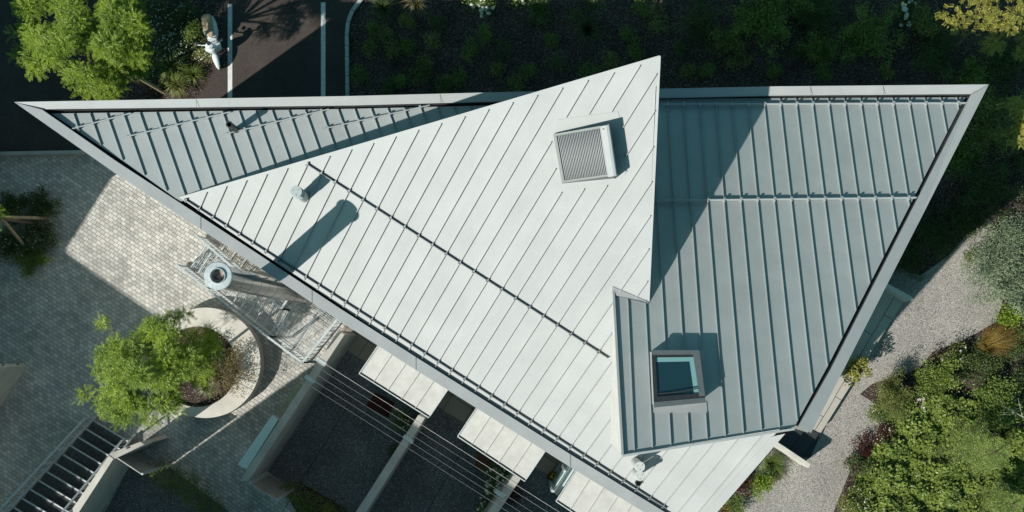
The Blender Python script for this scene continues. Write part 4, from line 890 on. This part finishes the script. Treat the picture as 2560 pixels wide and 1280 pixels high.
# ------------------------------------------------------------------ dense shrubs and trees on the right
D_ = [('dark_shrub', 'broad dark green shrub at the top edge above the shaded roof', 1900, 60, 1.15, 1.6, 'L_ivy', 400, .085),
      ('dark_shrub', 'mid green shrub with jagged outline right of the broad one at the top edge', 2150, 105, 1.0, 1.5, 'L_ivy', 360, .085),
      ('dark_shrub', 'dark olive bush between the two green shrubs near the top edge', 2030, 40, .9, 1.0, 'L_dark', 300, .07),
      ('dark_shrub', 'dark thin twigged bush beside the right gable edge at the top', 1750, 60, 1.0, .9, 'L_dark', 220, .06),
      ('dark_shrub', 'dark bush behind the top right roof corner', 2330, 140, 1.1, 1.1, 'L_dark', 330, .07),
      ('dark_shrub', 'dark shrub at the right picture edge below the yellow tree', 2500, 170, 1.1, 1.2, 'L_dark', 330, .07),
      ('dark_shrub', 'large dark hedge like shrub right of the slanting roof edge', 2440, 320, 1.25, 1.9, 'L_olive', 480, .075),
      ('dark_shrub', 'dark shrub at the right picture edge with yellow leaves above it', 2560, 400, 1.0, 1.5, 'L_dark', 330, .07),
      ('dark_shrub', 'dark spreading shrub below the large hedge like one', 2440, 480, 1.1, 1.3, 'L_dark', 420, .07),
      ('dark_shrub', 'dark low shrub tight against the right roof edge', 2320, 590, 1.0, .8, 'L_dark', 360, .065),
      ('dark_shrub', 'dark low shrub just above the slab terrace wall', 2260, 650, .75, .6, 'L_dark', 240, .06),
      ('dark_shrub', 'dark shrub next to the lit gravel bend on the right', 2400, 560, .7, .9, 'L_dark', 260, .065)]
for nm, lab, x, y, r, h, m, k, lf in D_: shrub(nm, lab, x, y, r, h, M[m], k, 12, lf, lobes=10)
bl = [(at(x, y, z), (.75, .5, .5)) for x, y, z in ((2440, 20, 3.6), (2520, 45, 3.9), (2400, 55, 3.2), (2580, 20, 4.0), (2490, 85, 3.3), (2480, -30, 3.6), (2560, 100, 3.2))]
tree('maple_tree', 'sunlit yellow leaved tree in the top right corner', W(2370, 130), W(2480, 30, 3.6), None, 0, 650, M['L_yel'], .06, 8, .18, .036, blobs=bl)
bl = [(at(x, y, z), (.28, .25, .25)) for x, y, z in ((2535, 262, 3.0), (2548, 300, 3.0), (2545, 345, 2.8), (2570, 320, 3.2))]
tree('maple_tree', 'thin tree with a few bright yellow leaves at the right picture edge', W(2500, 340), W(2560, 310, 3), None, 0, 90, M['L_yel'], .035, 8, .2, .06, blobs=bl)
shrub('willow_shrub', 'large pale grey green shrub overhanging the gravel path at the right edge', 2478, 655, 1.5, 1.9, M['L_grey'], 1300, 14, .08, lobes=18, ratio=.28)
shrub('willow_shrub', 'yellow green leafy shrub right behind the grey green one at the picture edge', 2570, 590, .8, 2.0, M['L_yel'], 240, 12, .07, lobes=8)
shrub('willow_shrub', 'small flowering shrub on the gravel left of the grey green one', 2415, 645, .28, .4, M['L_mid'], 60, 8, .05, flowers=16, fr=.025)
shrub('path_shrub', 'loose bright green plant below the grey green shrub', 2500, 790, .45, .6, M['L_lime'], 110, 10, .08)
grass('ornamental_grass', 'arching orange brown grass plume at the right edge beside the path', 2438, 868, .72, .75, M['L_ora'], 380, lean=(.95, .38), w=.013)
shrub('path_shrub', 'feathery olive green shrub casting its shadow on the gravel path', 2205, 985, .72, 1.7, M['L_olive'], 620, 12, .06, ratio=.26, lobes=16)
shrub('path_shrub', 'bright green bushy shrub behind the feathery olive one', 2320, 945, .85, 1.1, M['L_ivy'], 460, 11, .065, lobes=12)
shrub('path_shrub', 'reddish green low shrub at the path edge below the orange grass', 2365, 885, .45, .6, M['L_olive'], 140, 9, .055, flowers=10)
shrub('path_shrub', 'dark shrub in the hollow right of the bright green bushy one', 2440, 910, .7, .6, M['L_dark'], 240, 10, .06)
shrub('path_shrub', 'mid green leafy shrub above the ivy slope near the right edge', 2470, 985, .8, 1.1, M['L_mid'], 330, 11, .075, lobes=9)
shrub('path_shrub', 'dark shrub in the lower right shade at the picture edge', 2560, 960, .7, .8, M['L_dark'], 220, 10, .07)
shrub('path_shrub', 'dark grassy shrub with maroon tips on the lower path edge', 2150, 1160, .45, .6, M['L_dark'], 160, 9, .06, flowers=26, fm=M['L_mar'], fr=.035)
shrub('path_shrub', 'small shrub with tiny pink flowers along the lower path edge', 2195, 1085, .4, .5, M['L_mar'], 110, 9, .05, flowers=34, fr=.022)
shrub('path_shrub', 'bright shrub with white flowers at the bottom path edge', 2115, 1245, .5, .7, M['L_olive'], 170, 9, .055, flowers=44, fr=.022)
# boulder
o = MB(); v = []; b = W(2302, 1012)
for i in range(9):
    for j in range(16):
        th, ph = math.pi*i/16, 2*math.pi*j/16; q = 1+.12*math.sin(3*ph+i)+.08*math.cos(5*ph-i*2); v.append(b+np.array([.20*q*math.sin(th)*math.cos(ph), .30*q*math.sin(th)*math.sin(ph), .38*math.cos(th)*q]))
o.add(v, [(i*16+j, (i+1)*16+j, (i+1)*16+(j+1) % 16, i*16+(j+1) % 16) for i in range(8) for j in range(16)])
tag(o.build('boulder', M['rock']), 'pale upright boulder between the path shrub and the ivy slope', 'boulder')
# ivy slope: a ground cover nobody could count
poly = [W(*p)[:2] for p in ((2235, 1040), (2330, 985), (2480, 1010), (2620, 1010), (2640, 1330), (2080, 1330), (2130, 1200), (2180, 1110))]
def inpoly(P, poly):
    c = np.zeros(len(P), bool)
    for i in range(len(poly)):
        a, b = poly[i], poly[(i+1) % len(poly)]
        c ^= ((a[1] > P[:, 1]) != (b[1] > P[:, 1])) & (P[:, 0] < (b[0]-a[0])*(P[:, 1]-a[1])/(b[1]-a[1]+1e-12)+a[0])
    return c
n = 30000; lo, hi = np.min(poly, 0), np.max(poly, 0); P = rng.uniform(lo, hi, (n, 2)); P = P[inpoly(P, poly)]
cc = rng.uniform(lo, hi, (260, 2)); cz = rng.random(260)*.5+.15; cr = .18+.28*rng.random(260)
d2 = ((P[:, None]-cc[None])**2).sum(2)/cr[None]**2; z = (cz[None]*np.sqrt(np.clip(1-d2, 0, 1))).max(1); ok = (z > .02) | (rng.random(len(P)) < .12)
P3 = np.concatenate([P, z[:, None]*(.75+.3*rng.random((len(P), 1)))+.03], 1)[ok]; D = unit(len(P3)); D[:, 2] = np.abs(D[:, 2])*.5; D /= np.linalg.norm(D, axis=1)[:, None]
o = leaf_mesh('ivy', P3, D, side_of(D, .75), .075+.05*rng.random(len(P3)), .075, M['L_ivy']); tag(o, 'bright green ivy ground cover on the slope at the lower right', 'ground cover', kind='stuff')
# young conifer
def conifer(label, px, py, h, r, m):
    b = W(px, py); o = thing('conifer', label, 'tree', b); mb = MB(); mb.tube([b, b+[0, 0, h]], [.05, .01], 8); mb.build('trunk', M['bark'], o); Pn_, Dn_, Ln_ = [], [], []
    mb = MB()
    for k in range(6):
        z = h*(.12+.8*k/6); rr = r*(1-z/h*.88)*(.9+.2*rng.random()); nb = 6
        for j in range(nb):
            a = 2*math.pi*(j+.5*(k % 2))/nb+rng.normal()*.2; d = np.array([math.cos(a), math.sin(a), .18]); s = np.array([-math.sin(a), math.cos(a), 0]); p0 = b+np.array([0, 0, z])
            mb.tube([p0, p0+d*rr], [.012, .004], 4, cap=False)
            for q in np.arange(.12, 1.02, .14):
                c = p0+d*rr*q
                for sg in (-1, 1):
                    tl_ = (.42*(1.1-q)+.05)*r*.8; td = nrm(d*.75+s*sg*.8); mt = max(2, int(tl_/.045))
                    for t in range(mt):
                        e = c+td*tl_*t/mt
                        for g in (-1, 1): Pn_.append(e); Dn_.append(nrm(td+np.cross(td, [0, 0, 1])*g*.9+rng.normal(size=3)*.2))
    P = np.array(Pn_); D = np.array(Dn_); mb.tube([b+[0, 0, h*.1], b+[0, 0, h*.93]], .012, 4); mb.build('branch', M['bark'], o)
    leaf_mesh('needles', P, D, side_of(D, .6), .075, .024, m, o)
conifer('young conifer with star shaped layered branches at the lower right corner', 2400, 1112, 3.2, 1.25, M['L_con'])
conifer('small conifer below the layered one at the bottom right edge', 2470, 1240, 2.2, .9, M['L_con'])
# thin birch twigs
o = thing('birch', 'thin pale stemmed young birch leaning over the ivy at the right edge', 'tree', W(2470, 1010)); mb = MB(); a = W(2475, 1000); t_ = W(2570, 1050, 2.2); mb.tube([a, (a+t_)/2+[0, 0, .2], t_], [.03, .02, .008], 6)
for k in range(9): p = a+(t_-a)*(.3+.07*k); mb.tube([p, p+unit(1)[0]*np.array([.6, .6, .3])], [.008, .003], 4)
mb.build('trunk', simple('birch_bark', (.5, .48, .44), .8, 0, .2, 20), o); Pb, U = in_blobs([(a+(t_-a)*f, (.5, .5, .35)) for f in (.4, .6, .8, 1)], 260, .3); D = unit(260); leaf_mesh('crown', Pb, D, side_of(D, .5), .07, .045, M['L_mid'], o)
# planting strip along the lower right wall
shrub('strip_shrub', 'bright green leafy cushion in the strip beside the white verge', 1895, 1210, .42, .5, M['L_lime'], 170, 10, .06)
grass('ornamental_grass', 'dark green grass tuft beside the white step wall', 1925, 1158, .6, .6, M['L_mid'], 260)
grass('ornamental_grass', 'pale dry grass tuft right of the dark one beside the step wall', 1938, 1180, .45, .4, M['L_straw'], 120)
shrub('strip_shrub', 'maroon leaved bush in the strip between the verge and the green cushion', 1852, 1212, .38, .5, M['L_mar'], 120, 9, .055)
shrub('strip_shrub', 'dark green shrub at the lower end of the strip by the verge', 1838, 1250, .4, .45, M['L_mid'], 120, 9, .055)
shrub('strip_shrub', 'rust coloured low shrub at the bottom edge beside the verge', 1812, 1278, .35, .35, M['L_ora'], 90, 9, .05)
shrub('path_shrub', 'low mixed shrub between the feathery olive shrub and the pale boulder', 2245, 1025, .5, .5, M['L_ivy'], 200, 9, .06)
shrub('path_shrub', 'low dark shrub on the gravel edge just left of the boulder', 2190, 1035, .4, .35, M['L_mid'], 120, 9, .055, flowers=14, fr=.02)
shrub('path_shrub', 'reddish low shrub under the maroon tipped one on the path edge', 2160, 1120, .4, .4, M['L_mar'], 110, 9, .05)
# fallen leaves and litter, too many to count
n = 700; Q = np.concatenate([np.stack([rng.uniform(-16, -6, n), rng.uniform(-5.2, 6, n)], 1), np.stack([rng.uniform(7, 15.5, 500), rng.uniform(-5.3, 3.4, 500)], 1)])
wgt = np.exp(-((Q[:, 0]+10.2)**2+(Q[:, 1]+.6)**2)/9)+np.where(Q[:, 0] > 0, .9, .08); Q = Q[rng.random(len(Q)) < wgt]
D = unit(len(Q)); D[:, 2] *= .1; D /= np.linalg.norm(D, axis=1)[:, None]
o = leaf_mesh('fallen_leaves', np.concatenate([Q, np.full((len(Q), 1), .022)], 1), D, side_of(D, .95), .03+.04*rng.random(len(Q)), .025, M['L_olive']); tag(o, 'small fallen leaves scattered over the plaza stones and the gravel', 'litter', kind='stuff')
for x, y, r, h, m, lab in ((2510, 735, 1.0, 1.5, 'L_grey', 'pale grey green shrub just below the largest grey green one'), (2462, 905, .5, .5, 'L_dark', 'dark shrub directly under the orange brown grass plume'), (2405, 915, .45, .5, 'L_dark', 'dark low shrub between the bright bushy shrub and the orange grass'),
                           (2545, 860, .7, .6, 'L_dark', 'dark shrub behind the tip of the orange grass at the picture edge'), (1810, 110, .6, .8, 'L_olive', 'olive shrub left of the broad green one behind the shaded roof'), (2040, 130, .65, .9, 'L_ivy', 'fresh green shrub close behind the right roof edge'),
                           (2300, 70, .6, .9, 'L_olive', 'olive shrub beside the white hydrangea near the yellow tree'), (1990, 20, .6, .9, 'L_ivy', 'fresh green shrub at the very top edge above the right roof'), (2420, 210, .7, 1.0, 'L_ivy', 'fresh green shrub right of the top right roof tip'), (2400, 400, .7, 1.0, 'L_ivy', 'green shrub half way down the slanting right roof edge')):
    shrub('border_shrub', lab, x, y, r, h, M[m], int(300*r), 11, .075, lobes=9)
